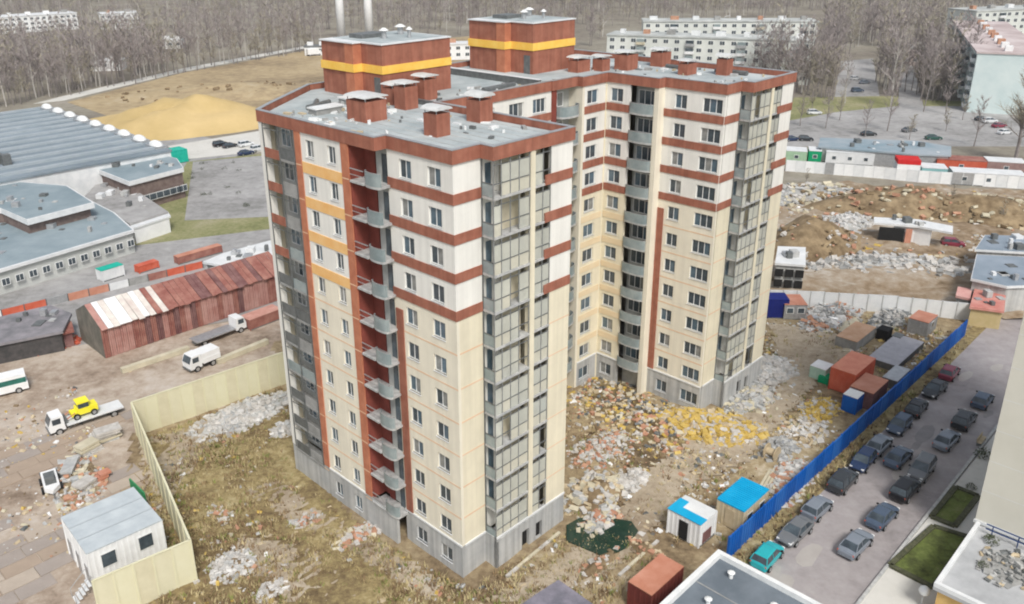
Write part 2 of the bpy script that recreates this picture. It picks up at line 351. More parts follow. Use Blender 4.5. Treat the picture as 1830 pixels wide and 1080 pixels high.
# ---- right faces of both wings: blank cream end, glazed loggia towers, pilasters
def wing_right(u0):
    F = Facade(u0, 0, 'R'); facade(F, u0 + .28, u0 + 2.7, [], CREAM, WHITE)
    for c in (u0,):                                       # corner return so that bands meet
        for k in range(4): F.box('brick_band', c - .07, c + .28, 32.885 - 3 * k, 33.675 - 3 * k, 0, .07, BRICK)
        F.box('plinth_wall', c + .0, c + .28, -.3, ZP, -.28 + .0, 0, CONC) if False else None
    G = Facade(u0, -1.3, 'R')
    a, b, c, d, e = u0 + 2.7, u0 + 6.65, u0 + 7.15, u0 + 9.0, u0 + 11.5
    G.wall('plinth_wall', a, e, -.3, ZP, [(a + 3.2, a + 4.1, .1, 2.1), (a + 5.0, a + 5.8, .3, 2.0)], CONC)
    G.box('opening', a + 3.2, a + 4.1, .1, 2.1, -.6, -.3, BLACK); G.box('opening', a + 5.0, a + 5.8, .3, 2.0, -.6, -.3, BLACK)
    G.box('plinth_ledge', a, e, ZP - .08, ZP + .1, 0, .09, CAPM)
    G.box('pilaster', b, c, ZP + .1, ZT, -.5, .06, CREAM)
    facade_end = Facade(u0, -1.3, 'R')
    facade_end.wall('lower_wall', d, e, ZP, ZM, [], CREAM); facade_end.wall('upper_wall', d, e, ZM, ZT, [], WHITE)
    for k in range(4): G.box('brick_band', d - .75, e, 32.88 - 3 * k, 33.68 - 3 * k, 0, .07, BRICK)
    for k in range(4, 10): G.box('floor_joint', d, e, 33.0 - 3 * k, 33.09 - 3 * k, 0, .012, PEACH)
    # back walls inside the loggias
    G.box('loggia_wall', a, a + 1.75, ZP, ZT, -1.75, -1.45, WHITE); G.box('loggia_wall', a + 1.75, b, ZP, ZT, -1.15, -.95, TAN)
    G.box('loggia_wall', c, d, ZP, ZT, -1.3, -1.1, TAN); G.box('loggia_side', a + 1.75, a + 1.87, ZP, ZT, -1.45, -.951, WHITE)
    for k in range(11):
        z = 33 - 3 * k
        G.box('loggia_slab', a + .02, b - .01, z - .12, z + .06, -1.4, .05, CONC); G.box('loggia_slab', c + .01, d - .01, z - .12, z + .06, -1.1, .05, CONC)
        if k < 11 and z > 3:
            G.box('balcony_door', a + .6, a + 1.15, z + .07, z + 2.3, -1.45, -1.38, GLASSB)
            G.box('balcony_door', c + .5, c + 1.35, z + .5, z + 2.2, -1.1, -1.03, GLASS)
    pm = MB()
    for x in (a + .04, a + .85, a + 1.8, a + 2.75, b - .05, c + .04, c + .95, d - .05):
        p = MB(); q = G.P(x, -.05); p.box(q[0] - .035, q[0] + .035, q[1] - .035, q[1] + .035, ZP + .1, ZT, METP); p.build('glazing_post', parent=AB)
    for k in range(11):
        z = 33 - 3 * k
        for (x0, x1) in ((a, b), (c, d)):
            G.box('glazing_rail', x0 + .03, x1 - .03, z + 1.02, z + 1.09, -.09, -.02, METD)
            if z + 2.4 < 35.8: G.box('glazing_rail', x0 + .03, x1 - .03, z + 2.42, z + 2.48, -.09, -.02, METD)
    xs = [a + .04, a + .85, a + 1.8, a + 2.75, b - .05]; ys = [c + .04, c + .95, d - .05]
    for L_ in (xs, ys):
        for x0, x1 in zip(L_, L_[1:]):
            for k in range(11):
                z = 33 - 3 * k
                if GR.random() < .10: continue
                G.box('glazing_pane', x0 + .05, x1 - .05, z + 1.1, min(z + 2.4, 35.7), -.065, -.045, PALEG); 
                G.box('glazing_pane', x0 + .05, x1 - .05, z + .08, z + 1.0, -.065, -.045, GR.choice([PALEG2, PALEG2, PALEG]))
    # side of the step, facing left
    H_ = Facade(a, 0, 'L'); H_.wall('plinth_wall', -1.3, 0, -.3, ZP, [], CONC)
    for k in range(11):
        z = 33 - 3 * k
        H_.box('tinted_panel', -1.2, -.08, z + .1, z + 1.0, -.08, -.05, GLASS2)
        H_.box('glazing_rail', -1.25, -.03, z + 1.02, z + 1.09, -.10, -.03, METD)
    H_.box('glazing_post', -.12, -.03, ZP + .1, ZT, -.1, -.01, METD)
    # far end of the wing
    E_ = MB(); E_.box(e, e + .01, -1.3, 14, 0, ZT, CREAM); E_.box(e - .28, e, -1.02, 14.4, -.3, ZT, CREAM); E_.build('end_wall', parent=AB)
wing_right(0); wing_right(36.75)
# ---- near wing, outer left part at u=-1.1
F = Facade(-1.1, 0, 'L')
facade(F, 11.5, 17.15, [(15.35, 16.45, 2), (12.35, 13.4, 2)], CREAML, WHITE, bands=False)
for k in range(4): F.box('orange_panel', 11.55, 17.1, 32.45 - 3 * k, 33.37 - 3 * k, 0, .05, ORPAN)
for (a, b, m_) in ((10.62, 11.5, ORNG), (17.15, 17.95, ORNG)):
    F.box('brick_strip', a, b, ZP + .1, ZT, -.28, .1, m_); F.box('plinth_wall', a, b, -.3, ZP + .1, -.28, 0, CONC)
    for k in range(11): F.box('strip_joint', a, b, 33.0 - 3 * k, 33.09 - 3 * k, .1, .11, PEACH)
def arc(cx, cy, rx, ry, t0, t1, n): return [(cx + rx * math.cos(t0 + (t1 - t0) * i / n), cy + ry * math.sin(t0 + (t1 - t0) * i / n)) for i in range(n + 1)]
def balcony(pts, z, m, h=1.02, th=.05, name='balcony_railing', parent=None):
    """railing panel standing along a line of points"""
    mb = MB()
    for i in range(len(pts) - 1):
        a, b = Vector((*pts[i], 0)), Vector((*pts[i + 1], 0)); n = (b - a).normalized().cross(Vector((0, 0, 1))) * th / 2
        q = [a - n, b - n, b + n, a + n]; mb.prism([(v.x, v.y) for v in q], z, z + h, m)
    return mb.build(name, parent=parent)
# balcony column in the step of the left face
F.box('plinth_wall', 7.25, 10.62, -.3, ZP, -.3, 0, CONC)
B_ = MB(); B_.box(.35, .5, 7.25, 10.62, ZP, ZT, DKRED); B_.build('recess_wall', parent=AB)
B_ = MB(); B_.box(.20, .345, 7.3, 8.85, ZP, ZT, GREYW); B_.build('recess_wall', parent=AB)
B_ = MB(); B_.box(-1.05, .35, 10.5, 10.62, ZP, ZT, DKRED); B_.build('recess_side', parent=AB)
def curved_balconies(F, c0, c1, base, proj, side=1, m=GLASS2, kk=range(11)):
    """rounded slab and railing in front of a recess; c0..c1 along the wall"""
    for k in kk:
        z = 33 - 3 * k; cm, rx = (c0 + c1) / 2, (c1 - c0) / 2
        cs = [(cm + rx * math.cos(t), base + proj * math.sin(t) ** .7) for t in [math.pi * i / 12 for i in range(13)]]
        pts = [F.P(c, d) for c, d in cs]
        mb = MB(); mb.prism([F.P(c0, base - 1.3), *[F.P(c, d) for c, d in cs[::-1]], F.P(c1, base - 1.3)], z - .14, z + .05, CONC); sl = mb.build('balcony_slab', parent=F.root)
        inner = [F.P(cm + (c - cm) * .97, base + (d - base) * .95) for c, d in cs]
        balcony(inner, z + .05, m, parent=sl)
        hr = MB()
        for i in range(12): hr.bar((*inner[i], z + 1.1), (*inner[i + 1], z + 1.1), .035, n=4, m=METG)
        hr.build('handrail', parent=sl)
curved_balconies(F, 6.95, 8.8, -.22, .38)
for k in range(11):
    z = 33 - 3 * k
    F.box('recess_slab', 8.76, 10.5, z - .12, z + .05, -1.4, .12, CONC)
    bx = MB(); bx.box(.14, .2, 7.5, 8.1, z + .06, z + 2.3, GLASS); bx.build('balcony_door', parent=AB)
    bx = MB(); bx.box(.28, .345, 9.1, 9.8, z + .06, z + 2.2, DKRED); bx.build('balcony_door', parent=AB)
    F.box('handrail', 8.8, 10.5, z + .95, z + 1.03, .02, .07, METG); F.box('handrail', 8.8, 10.5, z + .5, z + .55, .02, .07, METG)
# loggia stack at the outer left end
F.box('plinth_wall', 17.95, 23.5, -.3, ZP, -.3, 0, CONC)
F.box('corner_pier', 22.75, 23.5, ZP, ZT, -.6, .05, WHITE)
F.box('end_wall', 23.22, 23.5, -.3, ZT - .01, -12, -.61, CREAM)
B_ = MB(); B_.box(.2, .45, 17.95, 23.2, ZP, ZT, GREYW); B_.build('loggia_wall', parent=AB)
for k in range(11):
    z = 33 - 3 * k
    F.box('loggia_slab', 17.97, 22.74, z - .14, z + .06, -1.3, .08, CONCD)
    for (a, b) in ((20.5, 21.9), (18.3, 19.7)):
        o = Facade(.2, 0, 'L'); o.window(a, b, z + .75, z + 2.3, 2, dep=.07, sill=False)
    if k < 4: F.box('brick_band', 20.35, 22.74, z - .12, z + .72, .09, .15, BRICK)
    F.box('balcony_railing', 18.05, 20.3, z + .08, z + 1.05, .0, .05, random.choice([GLASS2, CONCD, METD, CONCD]))
    if k >= 4: F.box('balcony_railing', 20.4, 22.7, z + .08, z + 1.05, .0, .05, random.choice([METD, METD, CONCD, GLASS2]))
    F.box('glazing_rail', 18.05, 22.7, z + 2.35, z + 2.42, .0, .05, METD)
for c in (18.0, 20.32, 22.7):
    F.box('glazing_post', c, c + .09, ZP, ZT, .085, .16, METD)
# ---- body of the block, court face (faces right/front)
M1 = Facade(0, 14.4, 'R'); facade(M1, 11.5, 27.2, [(13, 14.4, 2), (16.8, 18.9, 3), (20.95, 23.05, 3), (24.4, 26.35, 3)], CREAM, WHITE, bands=True)
M1.box('brick_strip', 27.2, 27.95, -.3, ZT, -.28, .1, DKRED)
MR = Facade(0, 15.4, 'R'); MR.box('recess_wall', 27.95, 31.6, -.3, ZT, -.25, 0, GREYW)
for k in range(11):
    z = 33 - 3 * k; MR.window(28.2, 30.1, z + .8, z + 2.3, 2, dep=.08, sill=False)
curved_balconies(Facade(0, 14.3, 'R'), 28.0, 31.2, -.1, 1.1, m=GLASS2)
M2 = Facade(0, 13.6, 'R'); facade(M2, 31.6, 35.2, [(32.1, 33.95, 2)], CREAM, WHITE)
M2.box('side_pier', 31.25, 31.6, -.3, ZT, -2.0, .03, CREAML)
for k in range(4, 10): M2.box('orange_panel', 31.6, 35.2, 32.7 - 3 * k, 33.4 - 3 * k, .013, .05, PALEP)
BL = Facade(35.5, 0, 'L'); facade(BL, 10.6, 13.6, [(11.5, 13.1, 2)], CREAM, WHITE)
for k in range(4, 10): BL.box('orange_panel', 10.6, 13.5, 32.7 - 3 * k, 33.4 - 3 * k, .013, .05, PALEP)
B_ = MB(); B_.box(35.2, 35.5, 13.6, 13.88, -.3, ZT, CREAM); B_.build('corner_pier', parent=AB)
BL.box('jog_pier', 7.0, 7.55, -.3, ZT, -1.3, 0, CREAML)
BR_ = Facade(36.7, 0, 'L'); BR_.box('recess_wall', 7.55, 10.6, -.3, ZT, -.25, 0, GREYW)
for k in range(11):
    z = 33 - 3 * k
    BR_.window(7.9, 10.2, z + .75, z + 2.3, 3, dep=.08, sill=False)
curved_balconies(BL, 7.56, 10.55, .0, .45, m=GLASS2)
# ---- roof slab, parapet, back walls
PLAN = [(0, 0), (2.7, 0), (2.7, -1.3), (11.5, -1.3), (11.5, 14.4), (27.2, 14.4), (27.2, 14.3), (31.25, 14.3), (31.25, 13.6), (35.5, 13.6), (35.5, 7.1), (36.6, 7.1), (36.6, 0), (39.45, 0), (39.45, -1.3),
        (48.25, -1.3), (48.25, 30), (36, 31.5), (9.5, 31.5), (1.5, 25.6), (-1.1, 23.5), (-1.1, 7.25), (0, 7.25)]
def offs(P, d):
    n = len(P); out = []
    for i in range(n):
        a, b, c = Vector(P[i - 1]), Vector(P[i]), Vector(P[(i + 1) % n])
        e1 = (b - a).normalized(); e2 = (c - b).normalized(); n1 = Vector((e1.y, -e1.x)); n2 = Vector((e2.y, -e2.x))
        k = 1 + n1.dot(n2); v = (n1 + n2) / k if abs(k) > .05 else n1
        out.append(tuple(b + v * d))
    return out
sl = MB(); sl.prism(offs(PLAN, -.3), 35.9, 36.32, ROOF); sl.build('roof', parent=AB)
def ring(name, P, d0, d1, z0, z1, m):
    A, B = offs(P, d0), offs(P, d1); n = len(P); vs = []
    for z in (z0, z1): vs += [(*p, z) for p in A] + [(*p, z) for p in B]
    fs = []
    for i in range(n):
        j = (i + 1) % n
        fs += [(i, j, 2 * n + j, 2 * n + i), (n + j, n + i, 3 * n + i, 3 * n + j), (2 * n + i, 2 * n + j, 3 * n + j, 3 * n + i), (j, i, n + i, n + j)]
    mb = MB(); mb.add(vs, fs, m); return mb.build(name, parent=AB)
par = ring('parapet', PLAN, .13, -.2, 35.86, 36.86, BRICK); ring('parapet_capping', PLAN, .15, -.22, 36.86, 36.91, METG)
bk = MB()
for a, b in (((48.25, 13.9), (48.25, 30)), ((48.25, 30), (36, 31.5)), ((36, 31.5), (9.5, 31.5)), ((9.5, 31.5), (1.5, 25.6)), ((1.5, 25.6), (-1.1, 23.5))):
    e1 = (Vector(b) - Vector(a)).normalized(); nn = Vector((-e1.y, e1.x)) * .3
    bk.prism([a, b, tuple(Vector(b) + nn), tuple(Vector(a) + nn)], -.3, 35.86, CREAM)
bk.build('back_wall', parent=AB)
fl = MB(); fl.prism(offs(PLAN, -1.9), 3.0, 3.2, CONCD); fl.build('floor_slab', parent=AB)
# roof strips (welded felt seams) and the upstand across the roof
for i in range(10):
    mb = MB(); mb.box(.4 + i * 1.1, .46 + i * 1.1, .5 if i * 1.1 < 2 else -.7, 30 if i > 7 else 24, 36.32, 36.345, CONC); mb.build('felt_seam', parent=AB)
mb = MB(); mb.box(25.9, 26.3, 15, 31, 36.32, 37.0, METD); mb.box(25.85, 26.35, 15, 31, 37.0, 37.06, CAPM); mb.build('roof_upstand', parent=AB)
mb = MB(); mb.box(11.7, 12.1, 14.9, 19, 36.32, 36.75, METD); mb.build('roof_upstand', parent=AB)
# penthouses
def penthouse(u0, u1, w0, w1, h, pil):
    root = link('penthouse', None, AB, (u0, w0, 36.32)); L, D = u1 - u0, w1 - w0
    b = MB(); b.box(0, L, 0, D, 0, h, BRICK); b.box(-.9, 0, pil, D, 0, h, BRICK); b.build('penthouse_wall', parent=root)
    b = MB(); b.box(-1.0, .35, pil - 1.3, pil, 0, h, ORNG); b.build('pillar', parent=root)
    hb0, hb1 = h * .47, h * .62
    b = MB(); b.box(-.08, L + .08, -.08, D + .08, hb0, hb1, YELB); b.box(-1.08, 0, pil - 1.38, D + .07, hb0 + .002, hb1 - .002, YELB); b.build('yellow_band', parent=root)
    b = MB(); b.box(-.1, L + .1, -.1, D + .1, h, h + .12, CAPM); b.box(-1.1, 0, pil - 1.4, D + .09, h + .001, h + .118, CAPM); b.build('penthouse_capping', parent=root)
    b = MB(); b.box(.3, L - .3, .3, D - .3, h + .12, h + .16, ROOF); b.build('penthouse_roof', parent=root)
    b = MB(); b.box(-.05, 0.0, .4, 1.3, 0, 2.0, METD); b.build('door', parent=root)
    for (x, y, s) in ((L * .35, D * .4, .5), (L * .75, D * .6, .6), (L * .6, D * .25, .35)):
        b = MB(); b.bar((x, y, h + .12), (x, y, h + .9), s * .5, n=8, m=METG); b.bar((x, y, h + .9), (x, y, h + 1.15), s, s * .3, n=8, m=SNOWW); b.build('roof_vent', parent=root)
    b = MB(); b.box(L * .15, L * .5, D * .55, D * .8, h + .16, h + .55, METD); b.build('roof_hatch', parent=root)
    return root
penthouse(11.0, 19.6, 21.2, 29.5, 5.0, 4.4)
penthouse(31.7, 38.8, 21.0, 30.0, 5.4, 4.6)
def chimney(u, w, a, b, h, dome=.3, round_=False):
    root = link('chimney', None, AB, (u, w, 36.32))
    m_ = MB(); m_.box(-a / 2, a / 2, -b / 2, b / 2, 0, h, BRICK); m_.build('brick_shaft', parent=root)
    m_ = MB(); e = .16
    for sx in (-1, 1):
        for sy in (-1, 1): m_.bar((sx * (a / 2 - .1), sy * (b / 2 - .1), h), (sx * (a / 2 - .1), sy * (b / 2 - .1), h + .3), .04, n=4, m=METG)
    m_.build('cap_legs', parent=root, kind='stuff')
    m_ = MB(); n = 7; V = []; Fc = []
    for j in (0, 1):
        for i in range(n + 1):
            t = math.pi * i / n; V.append((-(a / 2 + e) * math.cos(t), (b / 2 + e) * (2 * j - 1), h + .3 + dome * .6 * math.sin(t)))
    Fc = [(i, i + 1, n + 2 + i, n + 1 + i) for i in range(n)] + [tuple(range(n + 1)), tuple(range(n + 1, 2 * n + 2))[::-1], (0, n + 1, 2 * n + 1, n)]
    m_.add(V, Fc, mat('dull_chimney_cap', (.50, .51, .50), (.66, .67, .66), scale=.8, rough=.5)); m_.build('chimney_cap', parent=root)
for c in ((4.3, 15.1, 2.2, 2.6, 1.7, .35), (4.2, 6.2, 1.4, 1.5, 1.75, .5), (11.0, 7.6, 1.5, 1.6, 1.9, .6) if False else (10.2, 7.6, 1.5, 1.6, 1.8, .6), (9.7, 16.4, 1.5, 1.5, 2.0, .3), (13.9, 18.6, 1.6, 1.6, 1.9, .3),
          (11.0, 19.0, 2.6, 1.4, 1.5, .3), (41.5, 15.6, 2.0, 1.8, 1.7, .3), (42.8, 8.4, 1.8, 1.2, 1.2, .25), (45.0, 5.2, 1.2, 1.3, 1.7, .5), (39.0, 17.2, 1.4, 1.4, 1.3, .3), (36.8, 18.6, 2.2, 1.4, 1.3, .35), (46.3, 14.2, 1.8, 1.6, 1.6, .3)):
    chimney(*c)
for (u, w, L, a) in ((2.5, 20.5, 5.5, .9), (3.2, 22.2, 3.5, .4), (12.2, 3.5, 3.0, 1.2) if False else (8.5, 20.8, 4, 1.2), (46, 3, 4, 1.5), (45, 9, 4, 1.4), (20, 17, 5, .1)):
    mb = MB(); mb.bar((u, w, 36.55), (u + L * math.cos(a), w + L * math.sin(a), 36.5), .28, .24, n=7, m=METD); mb.build('felt_roll', parent=AB)
for (u, w, a, b) in ((2.2, 19.5, 3.0, 1.4), (6.5, 19.2, 3.2, 1.2), (7.0, 21.5, 1.6, 1.6)):
    mb = MB(); mb.box(u, u + a, w, w + b, 36.8, 36.92, SNOWW); mb.box(u + .1, u + a - .1, w + .1, w + b - .1, 36.32, 36.8, CONCD); mb.build('roof_duct', parent=AB)

mb = MB(); rnd = random.Random(3)
for _ in range(170):
    u, w = rnd.choice([(rnd.uniform(0, 10.5), rnd.uniform(2, 22)), (rnd.uniform(0, 9), rnd.uniform(15, 23)), (rnd.uniform(37.5, 47), rnd.uniform(1, 20)), (rnd.uniform(12, 30), rnd.uniform(15.5, 20))]); s = rnd.choice([.1, .15, .25, .4]); a = rnd.uniform(0, 3.1)
    M = Matrix.Translation((u, w, 36.36)) @ Matrix.Rotation(a, 4, 'Z'); mb.box(-s, s, -s * rnd.uniform(.2, .9), s * .4, -.04, rnd.uniform(.03, .25), rnd.choice([METD, CONC, SNOWW, CONCD, WOOD, CAPM]), M=M)
mb.build('roof_debris', parent=AB, kind='stuff')

# trodden paths and bare patches in the dry grass
for pts in ([(590, 925), (700, 985), (790, 1045), (770, 1075), (660, 1010), (575, 945)], [(250, 790), (330, 770), (470, 712), (480, 730), (380, 790), (300, 900), (270, 880)], [(430, 960), (560, 985), (640, 1075), (520, 1080), (420, 1000)], [(500, 860), (590, 935), (560, 960), (440, 880)]):
    relief('bare_earth_patch', pp(*pts), TRACK, .26, .5, .14)

rnd = random.Random(21)
for i in range(14):                                        # tar patches and worn spots on the road
    u, w = rnd.uniform(5, 80), rnd.uniform(-24, -17.5); n = 9; r_ = rnd.uniform(.5, 1.8)
    P = [W(u + r_ * 1.7 * math.cos(6.283 * k / n) * rnd.uniform(.7, 1.1), w + r_ * .6 * math.sin(6.283 * k / n) * rnd.uniform(.7, 1.1)) for k in range(n)]
    mb = MB(); mb.prism(P, 0, .085 + i * .0006, rnd.choice([mat('tar_patch', (.24, .23, .23), (.29, .275, .275), scale=.8), mat('dusty_patch', (.37, .345, .325), (.41, .385, .365), scale=.8)])); mb.build('road_patch', kind='structure')
#PART2
# ================================================================== SMALL BUILDERS
def Z2(a): return (a[0], a[1])
def building(name, label, cat, roofpx, z, wallm, roofm, z0=0, group=None, eave=.35, roof_t=.35, capm=None):
    """flat-roofed building whose roof corners are seen at the photo positions given; walls go straight down"""
    P = [Z2(at(*p, z)) for p in roofpx]; c = (sum(p[0] for p in P) / len(P), sum(p[1] for p in P) / len(P))
    Q = [(p[0] - c[0], p[1] - c[1]) for p in P]; root = thing(name, label, cat, (*c, z0), 0, group)
    k = 1 - eave / max(.5, min(math.hypot(*q) for q in Q))
    mb = MB(); mb.prism([(q[0] * k, q[1] * k) for q in Q], -.2, z - z0 - roof_t, wallm); mb.build('wall', parent=root)
    mb = MB(); mb.prism(Q, z - z0 - roof_t, z - z0, capm or roofm); r = mb.build('roof_edge' if capm else 'roof', parent=root)
    if capm: mb = MB(); mb.prism([(q[0] * .975, q[1] * .975) for q in Q], z - z0, z - z0 + .03, roofm); mb.build('roof', parent=root)
    s_ = max(math.dist(Q[0], q) for q in Q[1:])
    if s_ > 9:
        mb = MB(); rnd = random.Random(int(s_ * 10)); zz = z - z0 + .02
        for _ in range(int(s_ * .55)):
            i = rnd.randrange(len(Q)); k1 = rnd.uniform(.1, .8); k2 = rnd.random(); a, b = Q[i], Q[(i + 1) % len(Q)]; x, y = (a[0] + (b[0] - a[0]) * k2) * k1, (a[1] + (b[1] - a[1]) * k2) * k1; r_ = rnd.choice([.25, .4, .6])
            mb.box(x - r_, x + r_, y - r_, y + r_ * rnd.uniform(.5, 2), zz, zz + rnd.choice([.12, .5, .9]), rnd.choice([METG, METD, METD, CONC, CAPM]))
        mb.build('roof_fittings', parent=root, kind='stuff')
    return root, Q
def windows_on(root, a, b, zs, n, w, h, m=None, name='window', dep=.06, fm=None):
    """windows along the wall from a to b (root coordinates), n per row"""
    m = m or GLASS; L = math.dist(a, b); rz = azim(a, b)
    mb = MB(); mb.box(-w / 2, w / 2, -dep, .02, 0, h, fm or PVC); mb.box(-w / 2 + .1, -.04, -dep - .01, -dep, .1, h - .1, m); mb.box(.04, w / 2 - .1, -dep - .01, -dep, .1, h - .1, m)
    o = mb.build(name, parent=root); first = True
    for z in zs:
        for i in range(n):
            t = (i + .5) / n; p = (a[0] + (b[0] - a[0]) * t, a[1] + (b[1] - a[1]) * t, z)
            if first: q = o; first = False
            else: q = o.copy(); S.collection.objects.link(q); q.parent = root
            q.location = p; q.rotation_euler.z = rz
def box_thing(name, label, cat, loc, rz, L, D, h, wallm, roofm=None, door=None, win=0, group=None, ribs=True, legs=False, lid=.08, wz=1.0, wh=.9, ww=1.0):
    """container or cabin: body with corner posts, ribs, roof, door, windows; loc is the near-left ground corner"""
    r = thing(name, label, cat, loc, rz, group)
    mb = MB(); mb.box(0, L, 0, D, .12, h, wallm); mb.build('body', parent=r)
    mb = MB(); mb.box(-.06, L + .06, -.06, D + .06, h, h + lid, roofm or wallm); mb.build('roof', parent=r)
    mb = MB()
    for x in (0, L):
        for y in (0, D): mb.box(x - .07, x + .07, y - .07, y + .07, 0, h, wallm)
    mb.box(0, L, -.05, .02, .0, .2, METD); mb.box(0, L, D - .02, D + .05, .0, .2, METD); mb.build('frame', parent=r, kind='stuff')
    if ribs:
        mb = MB(); n = int(L / .45)
        for i in range(1, n):
            x = L * i / n; mb.box(x - .07, x + .07, -.04, 0, .2, h - .1, wallm); mb.box(x - .07, x + .07, D, D + .04, .2, h - .1, wallm)
        for i in range(1, int(D / .45)):
            y = D * i / int(D / .45); mb.box(-.04, 0, y - .07, y + .07, .2, h - .1, wallm)
        o = mb.build('wall_ribs', parent=r, kind='stuff')
    if door is not None:
        mb = MB(); mb.box(-.07, -.04, D * .5 - .45, D * .5 + .45, .2, 2.1, door); mb.build('door', parent=r)
    for i in range(win):
        x = L * (i + .5) / win; mb = MB(); mb.box(x - ww / 2, x + ww / 2, -.07, -.04, wz, wz + wh, PVC); f = mb.build('window', parent=r)
        mb = MB(); mb.box(x - ww / 2 + .08, x + ww / 2 - .08, -.09, -.07, wz + .08, wz + wh - .08, GLASS); mb.build('pane', parent=f)
    return r
def wheel(root, x, y, r, w=.22):
    mb = MB(); mb.bar((x, y - w / 2, r), (x, y + w / 2, r), r, n=14, m=TYRE); o = mb.build('wheel', parent=root)
    mb = MB(); s = 1 if y > 0 else -1; mb.bar((x, y + s * w / 2, r), (x, y + s * (w / 2 + .015), r), r * .6, n=10, m=METG); mb.build('rim', parent=o)
# ---------------------------------------------------------------- cars
def paint(name, c): return mat(name, c, tuple(min(1, x * 1.08 + .004) for x in c), scale=1, rough=.25, spec=.6, metal=.15)
def car(label, loc, rz, pm, kind='sedan', group='cars parked along the blue fence', name='parked_car'):
    r = thing(name, label, 'car', loc, rz, group); r.scale = (.94, .94, .94)
    if kind == 'sedan': st = [(-2.28, .62, .40, .78), (-2.18, .80, .28, .96), (-1.5, .88, .22, 1.0), (-.2, .90, .2, .97), (1.1, .89, .2, .95), (1.85, .84, .24, .84), (2.18, .72, .3, .70), (2.27, .55, .36, .58)]; gh = (-1.85, -1.15, .30, 1.12, .93, 1.43)
    elif kind == 'hatch': st = [(-1.98, .64, .38, .85), (-1.9, .80, .28, 1.0), (-1.3, .86, .22, 1.02), (-.1, .87, .2, 1.0), (1.0, .86, .2, .97), (1.65, .82, .24, .88), (1.95, .70, .3, .72), (2.03, .52, .36, .6)]; gh = (-1.88, -1.55, .35, 1.05, .97, 1.52)
    else: st = [(-2.22, .70, .45, 1.0), (-2.15, .86, .36, 1.1), (-1.4, .93, .3, 1.14), (-.1, .94, .28, 1.12), (1.15, .93, .28, 1.1), (1.85, .88, .32, 1.0), (2.15, .76, .38, .85), (2.22, .6, .44, .7)]; gh = (-2.1, -1.85, .35, 1.15, 1.08, 1.72)
    V = []; F = []
    for (x, hw, zb, zt) in st:
        zm = (zb + zt) / 2
        V += [(x, -hw * .9, zb), (x, -hw, zm), (x, -hw * .98, zt - .08), (x, -hw * .86, zt), (x, 0, zt + .03), (x, hw * .86, zt), (x, hw * .98, zt - .08), (x, hw, zm), (x, hw * .9, zb)]
    n = 9
    for i in range(len(st) - 1):
        for j in range(n): a = i * n + j; b = i * n + (j + 1) % n; F.append((a, b, b + n, a + n))
    F += [tuple(range(n))[::-1], tuple(range((len(st) - 1) * n, len(st) * n))]
    mb = MB(); mb.add(V, F, pm)
    x0, x1, x2, x3, zb, zt = gh; wb = .80 if kind != 'suv' else .84; wt = wb - .17
    # roof panel and pillars belong to the body
    mb.add([(x1, -wt, zt), (x2, -wt, zt), (x2, wt, zt), (x1, wt, zt), (x1 + .15, -wt + .12, zt + .06), (x2 - .2, -wt + .12, zt + .06), (x2 - .2, wt - .12, zt + .06), (x1 + .15, wt - .12, zt + .06), (x1, -wt, zt - .05), (x2, -wt, zt - .05), (x2, wt, zt - .05), (x1, wt, zt - .05)],
           [(4, 5, 6, 7), (0, 1, 5, 4), (1, 2, 6, 5), (2, 3, 7, 6), (3, 0, 4, 7), (8, 9, 1, 0), (9, 10, 2, 1), (10, 11, 3, 2), (11, 8, 0, 3)], pm)
    for s in (-1, 1):
        for (a, b) in (((x0, zb), (x1, zt)), ((x3, zb), (x2, zt))): mb.bar((a[0], s * wb, a[1]), (b[0], s * wt, b[1] - .02), .045, n=4, m=pm)
        xm = (x0 + x3) / 2 - .1; mb.bar((xm, s * (wb + .01), zb), (xm, s * (wt + .015), zt), .04, n=4, m=pm)
    smooth(mb.build('body', parent=r)) if False else mb.build('body', parent=r)
    def quad(nm, vs): q = MB(); q.add(vs, [(0, 1, 2, 3)], GLASS); q.add([tuple(c * .98 if i < 2 else c - .02 for i, c in enumerate(v)) for v in vs], [(3, 2, 1, 0)], BLACK); q.build(nm, parent=r)
    quad('windscreen', [(x3, -wb, zb), (x3, wb, zb), (x2, wt, zt - .03), (x2, -wt, zt - .03)])
    quad('rear_window', [(x0, wb, zb), (x0, -wb, zb), (x1, -wt, zt - .03), (x1, wt, zt - .03)])
    for s in (-1, 1): quad('side_window', [(x0, s * wb, zb), (x3, s * wb, zb), (x2, s * wt, zt - .03), (x1, s * wt, zt - .03)][::s])
    wr = .33 if kind != 'suv' else .38; wx = 1.35 if kind != 'hatch' else 1.22
    for sx in (-1, 1):
        for sy in (-1, 1): wheel(r, sx * wx, sy * .80, wr)
    xf, xr = st[-2][0], st[1][0]
    for s in (-1, 1):
        q = MB(); q.box(xf - .12, xf + .04, s * .60 - .14, s * .60 + .14, st[-2][3] - .12, st[-2][3] + .02, WHITEP); q.build('headlight', parent=r)
        q = MB(); q.box(xr - .05, xr + .06, s * .66 - .12, s * .66 + .12, st[1][3] - .26, st[1][3] - .08, REDC); q.build('tail_light', parent=r)
        q = MB(); q.box(x3 - .25, x3 - .1, s * (wb + .14) - .09, s * (wb + .14) + .09, zb + .02, zb + .16, BLACK); q.build('wing_mirror', parent=r)
    q = MB(); q.box(xf - .02, xf + .09, -.5, .5, .32, .5, BLACK); q.build('front_grille', parent=r)
    return r
